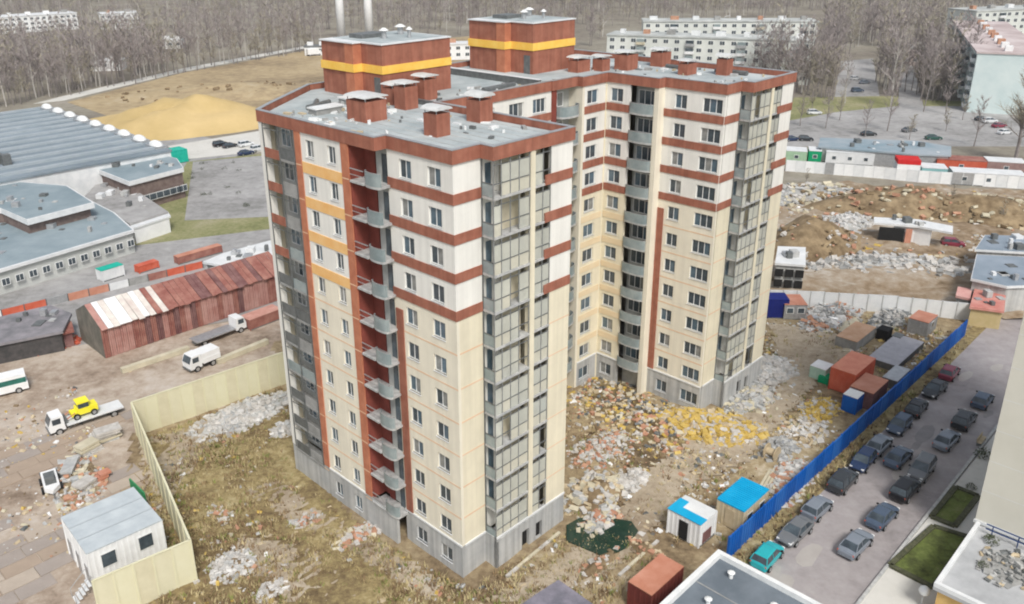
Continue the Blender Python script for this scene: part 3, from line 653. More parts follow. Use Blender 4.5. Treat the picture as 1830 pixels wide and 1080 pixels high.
PC = dict(dark=paint('dark_grey_car_paint', (.035, .04, .045)), black=paint('black_car_paint', (.012, .013, .016)), blue=paint('dark_blue_car_paint', (.02, .04, .10)), silver=paint('silver_car_paint', (.21, .24, .28)),
          steel=paint('steel_blue_car_paint', (.07, .10, .15)), red=paint('dark_red_car_paint', (.25, .04, .07)), teal=paint('turquoise_car_paint', (.02, .42, .46)), white=paint('white_car_paint', (.72, .74, .75)),
          grey=paint('mid_grey_car_paint', (.16, .17, .18)), green=paint('dark_green_car_paint', (.03, .10, .08)))
G1 = 'cars parked along the blue fence'; G2 = 'cars parked along the pavement kerb'
for (px, py, col, kd, d, g_, lab) in [
    (1370, 1004, 'teal', 'hatch', 0, G1, 'small turquoise hatchback nearest the grey flat roof beside the blue fence'),
    (1420, 960, 'grey', 'sedan', 180, G1, 'mid grey saloon parked directly behind the turquoise hatchback'),
    (1459, 918, 'silver', 'hatch', 0, G1, 'pale silver hatchback third from the near end of the blue fence row'),
    (1505, 870, 'dark', 'suv', 0, G1, 'dark grey off-roader fourth from the near end of the blue fence row'),
    (1541, 833, 'blue', 'hatch', 180, G1, 'dark blue hatchback between the dark off-roader and the silver saloon by the blue fence'),
    (1569, 804, 'silver', 'sedan', 0, G1, 'silver saloon sixth from the near end of the blue fence row'),
    (1606, 769, 'steel', 'hatch', 180, G1, 'steel blue hatchback seventh along the blue fence row'),
    (1636, 737, 'black', 'sedan', 0, G1, 'black saloon parked beside the blue fence two places before the red car'),
    (1669, 704, 'dark', 'sedan', 180, G1, 'dark grey saloon parked right in front of the dark red car'),
    (1695, 674, 'red', 'hatch', 0, G1, 'dark red hatchback at the far end of the blue fence row'),
    (1604, 826, 'steel', 'sedan', 0, 'cars in the lane', 'steel blue saloon standing alone in the middle of the lane'),
    (1528, 982, 'silver', 'sedan', 0, G2, 'pale silver saloon at the near end of the row along the pale pavement'),
    (1575, 932, 'steel', 'sedan', 0, G2, 'blue grey saloon parked in front of the pale silver saloon by the pavement'),
    (1616, 885, 'black', 'suv', 0, G2, 'black off-roader third in the row along the pale pavement'),
    (1645, 849, 'grey', 'suv', 180, G2, 'mid grey off-roader fourth in the row along the pale pavement'),
    (1690, 795, 'silver', 'sedan', 0, G2, 'silver saloon fifth in the row along the pale pavement'),
    (1721, 760, 'dark', 'suv', 0, G2, 'dark grey off-roader sixth in the row along the pale pavement'),
    (1754, 724, 'steel', 'hatch', 0, G2, 'steel blue hatchback at the far end of the pavement row')]:
    x, y, z = at(px, py); car(lab, (x, y, .085), TH + math.radians(d + random.uniform(-3, 3)), PC[col], kd, g_)
# ---------------------------------------------------------------- fences
def panel_fence(label, pts, n, h, m, postm, th=.08, group=None, name='panel_fence', cap=None, z0=0, jitter=.0, ribs=0, cat='fence'):
    """a fence of separate sheets hung between posts; pts are ground points"""
    r = thing(name, label, cat, (*Z2(pts[0]), z0), 0, group); o = Vector(Z2(pts[0])); tot = sum(math.dist(Z2(a), Z2(b)) for a, b in zip(pts, pts[1:]))
    for a, b in zip(pts, pts[1:]):
        a = Vector(Z2(a)) - o; b = Vector(Z2(b)) - o; L = (b - a).length; k = max(1, round(n * L / tot)); rz = math.atan2(b.y - a.y, b.x - a.x); w = L / k
        mb = MB(); mb.box(.02, w - .02, -th / 2, th / 2, -.4, h, m if not isinstance(m, list) else m[0])
        for i in range(ribs): x = w * (i + .5) / ribs; mb.box(x - w / ribs * .22, x + w / ribs * .22, -th / 2 - .04, th / 2 + .04, -.3, h - .02, m if not isinstance(m, list) else m[0])
        base = mb.build('fence_panel', parent=r); md = {}
        for i in range(k):
            q = base if i == 0 else base.copy()
            if i: S.collection.objects.link(q); q.parent = r
            if isinstance(m, list) and i:
                mm = m[i % len(m)]
                if mm.name not in md: d = base.data.copy(); d.materials[0] = mm; md[mm.name] = d
                q.data = md[mm.name]
            p = a + (b - a) * (i / k); q.location = (p.x, p.y, random.uniform(-jitter, jitter)); q.rotation_euler.z = rz
        mb = MB(); mb.box(-.07, .07, -th / 2 - .06, th / 2 + .06, -.4, h + .05, postm); base = mb.build('fence_post', parent=r)
        for i in range(k + 1):
            q = base if i == 0 else base.copy()
            if i: S.collection.objects.link(q); q.parent = r
            p = a + (b - a) * (i / k); q.location = (p.x, p.y, 0); q.rotation_euler.z = rz
        if cap: mb = MB(); mb.box(0, L, -th / 2 - .05, th / 2 + .05, h + .05, h + .12, cap); c = mb.build('top_rail', parent=r); c.location = (a.x, a.y, 0); c.rotation_euler.z = rz
    return r
FEN = [FENCEM, mat('pale_yellow_fence_faded', (.60, .57, .40), (.68, .65, .48), scale=.3), mat('pale_yellow_fence_stained', (.57, .53, .37), (.67, .63, .46), scale=.5)]
BLS = [BLUEF, mat('blue_sheet_faded', (.01, .11, .40), (.03, .15, .46), scale=.4, rough=.5), mat('blue_sheet_dark', (.0, .07, .32), (.0, .10, .40), scale=.4, rough=.4)]
HF = 4.25
cpts = [at(519, 684), at(246, 781), at(352, 1040), at(167, 1037, HF)]
cpts[3] = at(165, 1040, HF)
panel_fence('tall pale yellow sheet fence around the rear corner of the building site', [cpts[0], cpts[1]], 14, HF, FEN, FENCEM, cap=FENCEM, ribs=0, jitter=.03)
panel_fence('tall pale yellow sheet fence running down beside the white site cabins', [cpts[1], cpts[2]], 10, HF, FEN, FENCEM, cap=FENCEM, ribs=0, jitter=.03)
panel_fence('tall pale yellow sheet fence across the front of the white site cabins', [cpts[2], cpts[3]], 5, HF, FEN, FENCEM, cap=FENCEM, ribs=0, jitter=.03)
panel_fence('long bright blue sheet fence between the building site and the parked cars', wl((17.5, -14.7), (78, -15.0)), 30, 2.4, BLS, BLUEF, ribs=5, jitter=.05, name='blue_fence')
panel_fence('white concrete panel fence behind the building site', [at(1372, 548), at(1470, 552), at(1600, 560), at(1733, 574)], 13, 2.6, CAPM, CONC, th=.15, name='concrete_fence', jitter=.06)
# ---------------------------------------------------------------- white site cabins behind the yellow fence
c0 = at(155, 990, 4.0); c1 = at(288, 930, 4.0); rz = azim(c0, c1); Lc = math.dist(c0[:2], c1[:2])
e = Vector((math.cos(rz + math.pi / 2), math.sin(rz + math.pi / 2)))
for i, lab in enumerate(['white site cabin with two dark windows, nearest of the joined three', 'white site cabin in the middle of the joined three', 'white site cabin farthest back of the joined three']):
    p = Vector(c0[:2]) + e * i * 2.12
    b = box_thing('site_cabin', lab, 'cabin', (p.x, p.y, .06), rz, Lc, 2.04, 3.9, WHITEP, mat('pale_blue_grey_roof', (.42, .47, .50), (.55, .60, .62), scale=.5, rough=.6), door=METG, win=2 if i == 0 else 0, ribs=True, group='joined white site cabins', lid=.10, wz=1.9, wh=1.4, ww=1.3)
p = Vector(c0[:2]) - Vector((math.cos(rz), math.sin(rz))) * 1.6 - e * .4
r = thing('cabin_steps', 'pale blue metal steps at the end of the white site cabins', 'steps', (p.x, p.y, .06), rz)
for i in range(5): mb = MB(); mb.box(i * .28, i * .28 + .26, 0, 1.1, i * .26, i * .26 + .06, CAPM); mb.build('step', parent=r)
mb = MB()
for y in (0, 1.1): mb.bar((0, y, .9), (1.4, y, 2.1), .03, n=5, m=METG); mb.bar((0, y, 0), (0, y, .9), .03, n=5, m=METG); mb.bar((1.4, y, 1), (1.4, y, 2.1), .03, n=5, m=METG)
mb.build('handrail', parent=r)
DUSTW = mat('dusty_white_scrap', (.44, .43, .41), (.68, .67, .65), scale=1.2, rough=.9)
# ---------------------------------------------------------------- heaps and rubble
def rock(mb, x, y, z, s, m, flat=1.0):
    M = Matrix.Translation((x, y, z)) @ Matrix.Rotation(random.uniform(0, 6.3), 4, 'Z') @ Matrix.Rotation(random.uniform(-.7, .7), 4, 'X')
    a, b, c = s * random.uniform(.5, 1.3), s * random.uniform(.4, 1), s * random.uniform(.25, .7) * flat; o = []
    for sx in (-1, 1):
        for sy in (-1, 1):
            for sz in (-1, 1): o.append(tuple(M @ Vector((sx * a * random.uniform(.6, 1), sy * b * random.uniform(.6, 1), sz * c * random.uniform(.6, 1)))))
    mb.add(o, [(0, 1, 3, 2), (4, 6, 7, 5), (0, 4, 5, 1), (2, 3, 7, 6), (0, 2, 6, 4), (1, 5, 7, 3)], m)
def pile(label, c, rx, ry, h, n, ms, size=.35, rz=TH, name='rubble_heap', cat='rubble heap', cone=None, group=None, power=.8, dome=False):
    """heap: a lumpy mound with loose pieces on it"""
    r = thing(name, label, cat, (c[0], c[1], 0), rz, group)
    mb = MB(); N = 20; K = 7; V = [(0, 0, h)]; F = []
    ph = random.uniform(0, 50)
    for k in range(1, K + 1):
        for i in range(N):
            t = 2 * math.pi * i / N; q = k / K; rr = q * (1 + .22 * noise.noise((math.cos(t) * 1.5 + ph, math.sin(t) * 1.5, 0)))
            z = h * ((1 - q * q) ** 1.2 if dome else (1 - q) ** .8) * (1 + (.8 if dome else .5) * noise.noise((math.cos(t) * q * 2.5 + ph, math.sin(t) * q * 2.5, 5))) if k < K else -.3
            V.append((rx * rr * math.cos(t), ry * rr * math.sin(t), z))
    for i in range(N): F.append((0, 1 + i, 1 + (i + 1) % N))
    for k in range(K - 1):
        for i in range(N): a = 1 + k * N + i; b = 1 + k * N + (i + 1) % N; F.append((a, a + N, b + N, b))
    mb.add(V, F, cone or EARTH); smooth(mb.build('mound', parent=r))
    if n:
        mb = MB()
        for _ in range(n):
            t = random.uniform(0, 6.283); q = random.random() ** .6 * 1.08; z = max(0, h * (1 - min(1, q)) ** .8) + random.uniform(0, size * .4)
            rock(mb, rx * q * math.cos(t), ry * q * math.sin(t), z, size * random.uniform(.35, 1.25), random.choice(ms))
        mb.build('rubble_pieces', parent=r, kind='stuff')
    return r
P_ = lambda px, py: at(px, py)
pile('white rubble heap in the rear corner of the site by the tower', P_(440, 745), 6.5, 3.2, .9, 420, [CAST, CAST, CONC, DUSTW], .4, cone=CONC)
pile('small white rubble heap against the left foot of the tower', P_(512, 770), 2.2, 1.6, .7, 120, [CAST, DUSTW, CONC], .35, cone=CONC)
pile('white debris heap in the grass right of the yellow fence corner', P_(415, 1015), 2.1, 1.9, .7, 220, [CAST, DUSTW, DUSTW, CONC], .28)
pile('small debris heap at the bottom edge right of the yellow fence', P_(488, 1058), 1.5, 1.1, .5, 90, [CAST, DUSTW], .3)
pile('pale rubble scatter at the left foot of the yellow fence', P_(393, 925), 1.3, 2.2, .3, 70, [CAST, BRKR, DUSTW], .25)
pile('loose stones in the dry grass left of the tower', P_(545, 935), 1.6, 1.2, .35, 60, [CAST, CONC, BRKR], .3)
pile('pale broken slabs below the balcony column of the tower', P_(640, 960), 3.0, 1.2, .35, 90, [CAST, CAST, TAN, BRKR], .35)
pile('yellow insulation debris strewn in front of the rear wing', P_(1272, 765), 5.6, 3.4, .7, 700, [OCHRE, OCHRE, OCHRE, CAST, WOOD], .42, rz=TH - 1.2, cone=OCHRE)
pile('yellow debris heap near the white and blue cabin', P_(1466, 735), 3.0, 2.0, .7, 190, [OCHRE, OCHRE, CAST], .33, cone=OCHRE)
pile('mixed debris field in the court between the two wings', P_(1130, 740), 9.5, 5.0, .35, 620, [WOOD, BRKR, CAST, OCHRE, TAN, METD], .34, rz=TH + 1.4, cone=DRYG)
pile('pink and grey debris beside the right foot of the tower', P_(1075, 805), 4.5, 2.4, .4, 300, [CAST, CAST, CONC, BRKR], .3, cone=DIRT)
pile('brown earth heap with blocks right of the tower foot', P_(1062, 885), 4.2, 2.6, 1.1, 160, [WOOD, CAST, CONC, TAN], .4)
pile('white block heap in the middle of the trampled ground', P_(1128, 862), 2.4, 1.4, .7, 100, [CAST, CAST, DUSTW], .35, cone=CONC)
pile('broken blocks along the far edge of the green pool', P_(1070, 940), 3.0, 1.3, .9, 130, [CAST, TAN, CONC, BRKR], .4, cone=CONCD)
pile('purple grey sack heap left of the blue fence', P_(1393, 805), 2.6, 1.6, .9, 160, [CONC, METG, CONCD], .4, cone=CONCD)
pile('white debris heap beside the cyan hut', P_(1418, 850), 3.4, 1.8, .7, 230, [CAST, DUSTW, BRKR, CONC], .35, cone=CONC)
pile('pale debris between the cyan hut and the blue fence', P_(1400, 885), 2.6, 1.5, .5, 170, [CAST, CONC, TAN, BRKR], .3)
pile('white pipe and block scatter near the yellow debris heap', P_(1435, 775), 3.8, 2.0, .35, 190, [CAST, DUSTW, WOOD], .35)
pile('pale rubble bank at the right foot of the rear wing', P_(1372, 668), 4.6, 2.8, 1.1, 330, [CAST, CAST, CONC, DUSTW], .45, cone=CONC)
pile('stony bank beside the kerb of the rear wing', P_(1340, 715), 4.6, 2.4, .7, 210, [CAST, CONC, TAN], .4, cone=CONCD)
pile('long heap of scrap and pipes before the concrete fence', P_(1490, 560), 8.0, 2.8, 1.0, 520, [CAST, CONC, CONCD, METG, DUSTW, BRKR], .5, cone=CONCD)
pile('dark scrap heap at the middle of the concrete fence', P_(1590, 570), 5.2, 1.8, .8, 240, [METD, CONC, CAST, CONCD], .45, cone=CONCD)
pile('pale sand bank behind the small huts', P_(1520, 600), 9.5, 1.6, .7, 60, [CAST, TAN], .3, rz=TH + .35, cone=TAN)
pile('brown excavated earth mound right of the rear wing', P_(1450, 440), 11, 8, 5.2, 140, [EARTH, CAST, BRKR], .5, name='earth_mound', cat='earth mound')
pile('broad reddish earth mound behind the low white shed', P_(1610, 375), 20, 9, 4.6, 160, [EARTH, TAN, BRKR], .6, rz=-.1, name='earth_mound', cat='earth mound')
pile('brown earth mound at the right edge behind the sheds', P_(1760, 385), 16, 8, 4.0, 110, [EARTH, TAN], .6, rz=-.2, name='earth_mound', cat='earth mound')
pile('stony ridge of grey spoil left of the earth mounds', P_(1430, 350), 14, 6, 2.2, 420, [CAST, CONC, TAN, EARTH], .7, rz=.3, name='spoil_ridge', cat='spoil heap', cone=CONCD)
pile('white stone track bank between the two earth mounds', P_(1510, 405), 4.5, 17, .9, 420, [CAST, CONC, DUSTW], .6, rz=-.65, name='spoil_ridge', cat='spoil heap', cone=CONC)
pile('pale slabs scattered in front of the low white shed', P_(1590, 475), 14, 4.5, .8, 380, [CAST, CAST, CONC, CONCD], .7, rz=-.12, name='spoil_ridge', cat='spoil heap', cone=CONC)
# sand mounds on the far field
pile('large yellow sand mound on the sandy field', P_(335, 222), 29, 22, 6.5, 0, [], rz=.2, name='sand_mound', cat='sand mound', cone=SAND, dome=True)
pile('lower yellow sand mound at the left end of the sandy field', P_(262, 218), 24, 14, 2.6, 0, [], rz=.2, name='sand_mound', cat='sand mound', cone=SAND, dome=True)
pile('long low ochre bank at the back of the sandy field', P_(430, 165), 42, 20, 3.0, 60, [EARTH], .8, rz=.2, name='sand_mound', cat='sand mound', cone=FIELD)
# loose litter and grass tufts over the site
def scatter(name, label, polys, n, fn):
    mb = MB()
    for poly, k in polys:
        x0 = min(p[0] for p in poly); x1 = max(p[0] for p in poly); y0 = min(p[1] for p in poly); y1 = max(p[1] for p in poly); c = 0; tries = 0
        while c < k and tries < k * 12:
            tries += 1; x, y = random.uniform(x0, x1), random.uniform(y0, y1); ins = False
            for i in range(len(poly)):
                a, b = poly[i], poly[i - 1]
                if (a[1] > y) != (b[1] > y) and x < (b[0] - a[0]) * (y - a[1]) / (b[1] - a[1]) + a[0]: ins = not ins
            if ins and noise.noise((x * .13, y * .13, 9)) + random.uniform(-.35, .35) > -.05: fn(mb, x, y); c += 1
    return mb.build(name, kind='stuff', label=label)
SITE_L = wl((-21, 14), (-10, 40), (7, 39), (0, 25), (-2.5, 23), (-2, 8), (-.6, -1.5), (12, -2.5), (14, -12), (-14, -8))
SITE_R = wl((12, 0), (12, 13), (34, 13), (36, 6), (36, -2), (49, -2), (52, 30), (72, 10), (78, -13.5), (18, -13.5), (12, -8))
scatter('site_litter', None, [(SITE_L, 1500), (SITE_R, 4200), (wl((-12, 47), (-19, 24), (-34, 36), (-40, 60), (-10, 58)), 900), ([Z2(p) for p in pp((1380, 350), (1500, 335), (1830, 345), (1830, 500), (1400, 510))], 1500)], 0,
        lambda mb, x, y: rock(mb, x, y, .12, random.choice([.08, .12, .12, .2, .3]) * (1 if y < 130 else 2), random.choice([CAST, CAST, WOOD, WOOD, BRKR, CONC, TAN, METD, OCHRE, EARTH, WHITEP])))
DRYT = mat('dry_grass_blades', (.34, .27, .13), (.52, .44, .26), scale=.25, rough=.9); GRNT = mat('green_grass_blades', (.16, .19, .05), (.27, .28, .09), scale=.25, rough=.9); BRNT = mat('brown_weeds', (.17, .11, .06), (.28, .20, .11), scale=.3, rough=.9)
def tuft(mb, x, y):
    m = random.choice([DRYT, DRYT, DRYT, BRNT, BRNT, BRNT, GRNT]); s = random.uniform(.15, .5)
    for _ in range(6):
        t = random.uniform(0, 6.28); dx, dy = math.cos(t), math.sin(t); w = .05 + s * .1; ox, oy = x + random.uniform(-.25, .25), y + random.uniform(-.25, .25)
        mb.add([(ox - dy * w, oy + dx * w, .02), (ox + dy * w, oy - dx * w, .02), (ox + dx * s * .8, oy + dy * s * .8, .1 + s)], [(0, 1, 2)], m)
scatter('dry_grass', None, [(SITE_L, 6500), (SITE_R, 1700), (wl((-20, -15), (78, -15.1), (78, -16.3), (-20, -16.3)), 1500)], 0, tuft)
#PART3
# ================================================================== LEFT: SHEDS, GARAGE, TRUCKS
# concrete slabs laid over the near end of the yard
SLM = [mat('yard_slab_' + n, c, tuple(x * 1.15 for x in c), scale=.6, rough=.95, bump=.3) for n, c in (('tan', (.34, .27, .21)), ('grey', (.31, .27, .24)), ('pale', (.40, .34, .28)))]
sm = MB(); sm.box(.03, 2.95, .03, 1.72, -.1, .06, SLM[0]); base = None; md = {}
for i in range(-9, 6):
    for j in range(-7, 11):
        u, w = -22 + i * 3.0 + (j % 2) * .8, 33 + j * 1.78
        if noise.noise((u * .12, w * .12, 4)) + random.uniform(-.25, .25) > .02 or (u > -13 and w < 44): continue
        X, Y = W(u, w)
        k = random.randrange(3)
        if base is None: o = sm.build('concrete_slab', kind='structure', loc=(X, Y, .08), rz=TH); base = o; md[0] = o.data; continue
        if k not in md: d = base.data.copy(); d.materials[0] = SLM[k]; md[k] = d
        link('concrete_slab', md[k], None, (X, Y, random.uniform(.05, .10)), TH + random.uniform(-.02, .02), kind='structure')
RUSTP = mat('pale_pink_rust_sheet', (.38, .18, .155), (.50, .30, .26), scale=.6, rough=.8)
# --- long corrugated garage: lower wall of rusty sheets, lower roof slope of mixed sheets, grey back slope
r = thing('corrugated_garage', 'long rusty red corrugated garage with patched white and red roof behind the yellow fence', 'garage', (*W(-4.6, 62.4), 0), TH)
GL, GW, GH, GR = 27.5, 8.0, 4.3, 6.3
m_ = MB(); m_.box(.1, GL, .15, GW, -.2, GH - .2, CONCD); m_.build('wall', parent=r)
m_ = MB(); m_.add([(0, 0, 0), (0, GW, 0), (0, GW, GH), (0, GW * .52, GR), (0, 0, GH), (.15, 0, 0), (.15, GW, 0), (.15, GW, GH), (.15, GW * .52, GR), (.15, 0, GH)], [(0, 4, 3, 2, 1), (5, 6, 7, 8, 9), (0, 1, 6, 5), (1, 2, 7, 6), (2, 3, 8, 7), (3, 4, 9, 8), (4, 0, 5, 9)], mat('dark_gable_boards', (.12, .12, .10), (.22, .20, .17), scale=.6)); m_.build('gable', parent=r)
n = 34; sw = GL / n
for i in range(n):
    x = i * sw; mm = random.choice([RUST, RUSTP, RUST, RUSTP, RUSTD]) if i else RUST
    p = MB()
    for q in range(3): p.box(x + sw * (.04 + q * .32), x + sw * (.30 + q * .32), -.16 - .05 * (q % 2), .0, .1, GH - .05, mm)
    p.build('wall_sheet', parent=r)
    t = i / n; mm = random.choice([RUSTL, RUSTL, WHITEP, RUSTP]) if t < .25 else random.choice([RUSTD, RUSTD, RUST, RUST, RUST, RUSTL] if t < .75 else [RUST, RUST, RUSTD, RUSTL])
    ln = random.uniform(-.25, .1); yr = GW * .52
    p = MB(); zz = .03 * (i % 2)
    p.add([(x + .02, -.55 + ln, GH - .12 + zz), (x + sw - .02, -.55 + ln, GH - .12 + zz), (x + sw - .02, yr, GR + zz), (x + .02, yr, GR + zz), (x + .02, -.55 + ln, GH - .06 + zz), (x + sw - .02, -.55 + ln, GH - .06 + zz), (x + sw - .02, yr, GR + .06 + zz), (x + .02, yr, GR + .06 + zz)],
          [(0, 3, 2, 1), (4, 5, 6, 7), (0, 1, 5, 4), (1, 2, 6, 5), (2, 3, 7, 6), (3, 0, 4, 7)], mm)
    p.build('roof_sheet', parent=r)
    if i % 2 == 0:
        mm = random.choice([CAPM, METG, WHITEP] if t > .5 else [CONCD, METG, METD]); p = MB()
        p.add([(x, yr, GR + .04), (x + 2 * sw - .03, yr, GR + .04), (x + 2 * sw - .03, GW + .4, GH - .1), (x, GW + .4, GH - .1), (x, yr, GR + .1), (x + 2 * sw - .03, yr, GR + .1), (x + 2 * sw - .03, GW + .4, GH - .04), (x, GW + .4, GH - .04)], [(0, 3, 2, 1), (4, 5, 6, 7), (0, 1, 5, 4), (1, 2, 6, 5), (2, 3, 7, 6), (3, 0, 4, 7)], mm); p.build('back_roof_sheet', parent=r)
r, Q = building('pale_roofed_store', 'low store with pale sheet roof behind the rusty garage beside the tower', 'store', [(362, 468), (400, 452), (500, 425), (505, 452), (430, 480)], 4.6, CONCD, CAPM)
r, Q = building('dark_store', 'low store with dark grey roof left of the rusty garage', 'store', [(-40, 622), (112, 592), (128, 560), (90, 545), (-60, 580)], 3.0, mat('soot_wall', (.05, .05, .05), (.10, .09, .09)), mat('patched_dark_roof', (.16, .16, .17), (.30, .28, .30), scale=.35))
r, Q = building('rusty_shed', 'small dark red shed against the end of the rusty garage', 'shed', [(62, 588), (128, 574), (132, 590), (70, 606)], 2.4, RUSTD, RUST)
pile('red and grey scrap heap by the door of the rusty garage', P_(105, 618), 3.0, 1.6, 1.0, 90, [RUST, REDC, METG, TAN], .5, name='scrap_heap', cat='scrap heap')
pile('blue and grey scrap heap on the dark store yard', P_(60, 600), 5.0, 1.6, 1.0, 90, [METG, CONCD, METD, TAN], .5, name='scrap_heap', cat='scrap heap')
# --- line of coloured boundary boards behind the garage
panel_fence('low boundary of red, orange and grey boards behind the rusty garage', wl((-28, 88), (-9.7, 86.2), (31.9, 82), (36, 81.6)), 22, 1.2, [REDC, REDC, METG, ORC, ORC, CAPM, CONCD, RUST], METD, name='board_fence')
b = box_thing('market_stall', 'small emerald green covered stall on the boundary behind the rusty garage', 'stall', at(185, 505), TH + .1, 3.6, 1.8, 1.9, CAPM, TEAL)
b = box_thing('container', 'short bright red container on the boundary behind the rusty garage', 'container', at(250, 490), TH + .08, 3.4, 1.4, 1.2, REDC, REDC)
b = box_thing('container', 'orange brown container on the boundary left of the tower', 'container', at(320, 474), TH + .02, 8.0, 1.4, 1.3, RUST, ORC)
# --- fallen beams
for lab, a, b_ in (('long concrete beam lying on the ground left of the white van', (218, 668), (338, 628)), ('long concrete beam lying on the ground right of the white van', (388, 652), (478, 615))):
    p, q = at(*a), at(*b_); r = thing('concrete_beam', lab, 'beam', p, azim(p, q)); L = math.dist(p[:2], q[:2])
    m_ = MB(); m_.box(0, L, -.35, .35, .1, .75, TAN); m_.build('beam', parent=r); m_ = MB()
    for x in (.1 * L, .9 * L): m_.box(x - .15, x + .15, -.5, .5, -.1, .12, WOOD)
    m_.build('timber_rest', parent=r)
# --- trucks
def truck(label, loc, rz, cabm, bedm, L=6.0, load=None, flat=True, name='truck'):
    r = thing(name, label, 'truck', loc, rz)
    m_ = MB(); V = []; prof = [(L / 2, .55), (L / 2 + .02, 1.35), (L / 2 - .35, 2.25), (L / 2 - 1.5, 2.3), (L / 2 - 1.6, .55)]
    for y in (-.95, .95): V += [(x, y, z) for x, z in prof]
    m_.add(V, [(0, 1, 2, 3, 4)[::-1], (5, 6, 7, 8, 9), (0, 5, 6, 1)[::-1], (1, 6, 7, 2)[::-1], (2, 7, 8, 3)[::-1], (3, 8, 9, 4)[::-1], (4, 9, 5, 0)[::-1]], cabm); m_.build('cab', parent=r)
    m_ = MB(); a, b = Vector((L / 2 + .02, 0, 1.38)), Vector((L / 2 - .33, 0, 2.2)); m_.add([(a.x + .02, -.85, a.z), (a.x + .02, .85, a.z), (b.x + .02, .8, b.z), (b.x + .02, -.8, b.z)], [(0, 1, 2, 3)], GLASS); m_.build('windscreen', parent=r)
    for s in (-1, 1): m_ = MB(); m_.box(L / 2 - 1.2, L / 2 - .35, s * .96 - .015, s * .96 + .015, 1.4, 2.05, GLASS); m_.build('side_window', parent=r)
    m_ = MB(); m_.box(-L / 2, L / 2 - 1.7, -.4, .4, .5, .75, METD); m_.build('chassis', parent=r)
    m_ = MB(); m_.box(-L / 2, L / 2 - 1.75, -1.05, 1.05, .85, 1.0, bedm)
    if not flat:
        for s in (-1, 1): m_.box(-L / 2, L / 2 - 1.75, s * 1.02 - .03, s * 1.02 + .03, 1.0, 1.5, bedm)
        m_.box(-L / 2, -L / 2 + .06, -1.0, 1.0, 1.0, 1.5, bedm)
    m_.build('load_bed', parent=r)
    for x in (L / 2 - .9, -L / 2 + 1.1): 
        for s in (-1, 1): wheel(r, x, s * .85, .42, .28)
    for s in (-1, 1): m_ = MB(); m_.box(L / 2 + .0, L / 2 + .05, s * .7 - .14, s * .7 + .14, .75, .95, WHITEP); m_.build('headlight', parent=r)
    m_ = MB(); m_.box(L / 2 - .02, L / 2 + .1, -.9, .9, .42, .62, METD); m_.build('bumper', parent=r)
    return r
def heading(a, b): return azim(at(*a), at(*b))
truck('white cab flatbed truck with grey deck parked along the rusty garage', at(392, 604), heading((345, 622), (425, 592)), WHITEP, METG, 7.5)
x = truck('small white van with dark blue windscreen facing the camera beside the yellow fence', at(362, 655), heading((400, 640), (352, 660)), WHITEP, WHITEP, 4.2, flat=False, name='delivery_van')
m_ = MB(); m_.box(-2.1, .55, -.98, .98, 1.0, 2.2, WHITEP); m_.build('van_body', parent=x)
b = box_thing('trailer', 'pinkish red low trailer at the right end of the rusty garage', 'trailer', at(448, 592), TH + .05, 5.2, 2.2, 1.6, RUST, mat('faded_pink_cover', (.50, .25, .20), (.6, .34, .28)))
t = truck('white tow truck with a long flat deck next to the yellow fence corner', at(155, 755), heading((205, 735), (105, 768)), WHITEP, CAPM, 7.8, name='tow_truck')
X, Y, _ = at(150, 742)
r = thing('yellow_loader', 'bright yellow small loader standing on the deck of the white tow truck', 'loader', (*at(152, 755)[:2], 1.0), heading((205, 735), (105, 768)))
m_ = MB(); m_.box(-1.5, .7, -.7, .7, .45, 1.15, YEL); m_.box(.7, 1.3, -.6, .6, .4, .8, YEL); m_.build('body', parent=r)
m_ = MB(); m_.box(-.6, .5, -.62, .62, 1.15, 1.75, GLASS); m_.build('cab_glass', parent=r); m_ = MB(); m_.box(-.7, .6, -.7, .7, 1.75, 1.9, YEL); m_.build('cab_roof', parent=r)
m_ = MB(); m_.bar((.9, -.55, .8), (1.9, -.55, .35), .08, m=ORC); m_.bar((.9, .55, .8), (1.9, .55, .35), .08, m=ORC); m_.box(1.8, 2.2, -.8, .8, .05, .5, METD); m_.build('bucket', parent=r)
for sx in (-1.0, .8):
    for s in (-1, 1): wheel(r, sx, s * .75, .35)
r = thing('minibus', 'white minibus with dark green windows at the left edge of the yard', 'bus', at(2, 705), heading((60, 690), (0, 705)))
m_ = MB(); m_.box(-3, 3, -1.0, 1.0, .4, 1.3, WHITEP); m_.box(-2.9, 2.6, -.92, .92, 1.95, 2.35, WHITEP); m_.build('body', parent=r)
m_ = MB(); m_.box(-2.85, 2.7, -.95, .95, 1.3, 1.95, mat('green_bus_glass', (.02, .10, .08), (.05, .2, .16), rough=.1)); m_.build('windows', parent=r)
for sx in (-1.9, 1.9):
    for s in (-1, 1): wheel(r, sx, s * .9, .4)
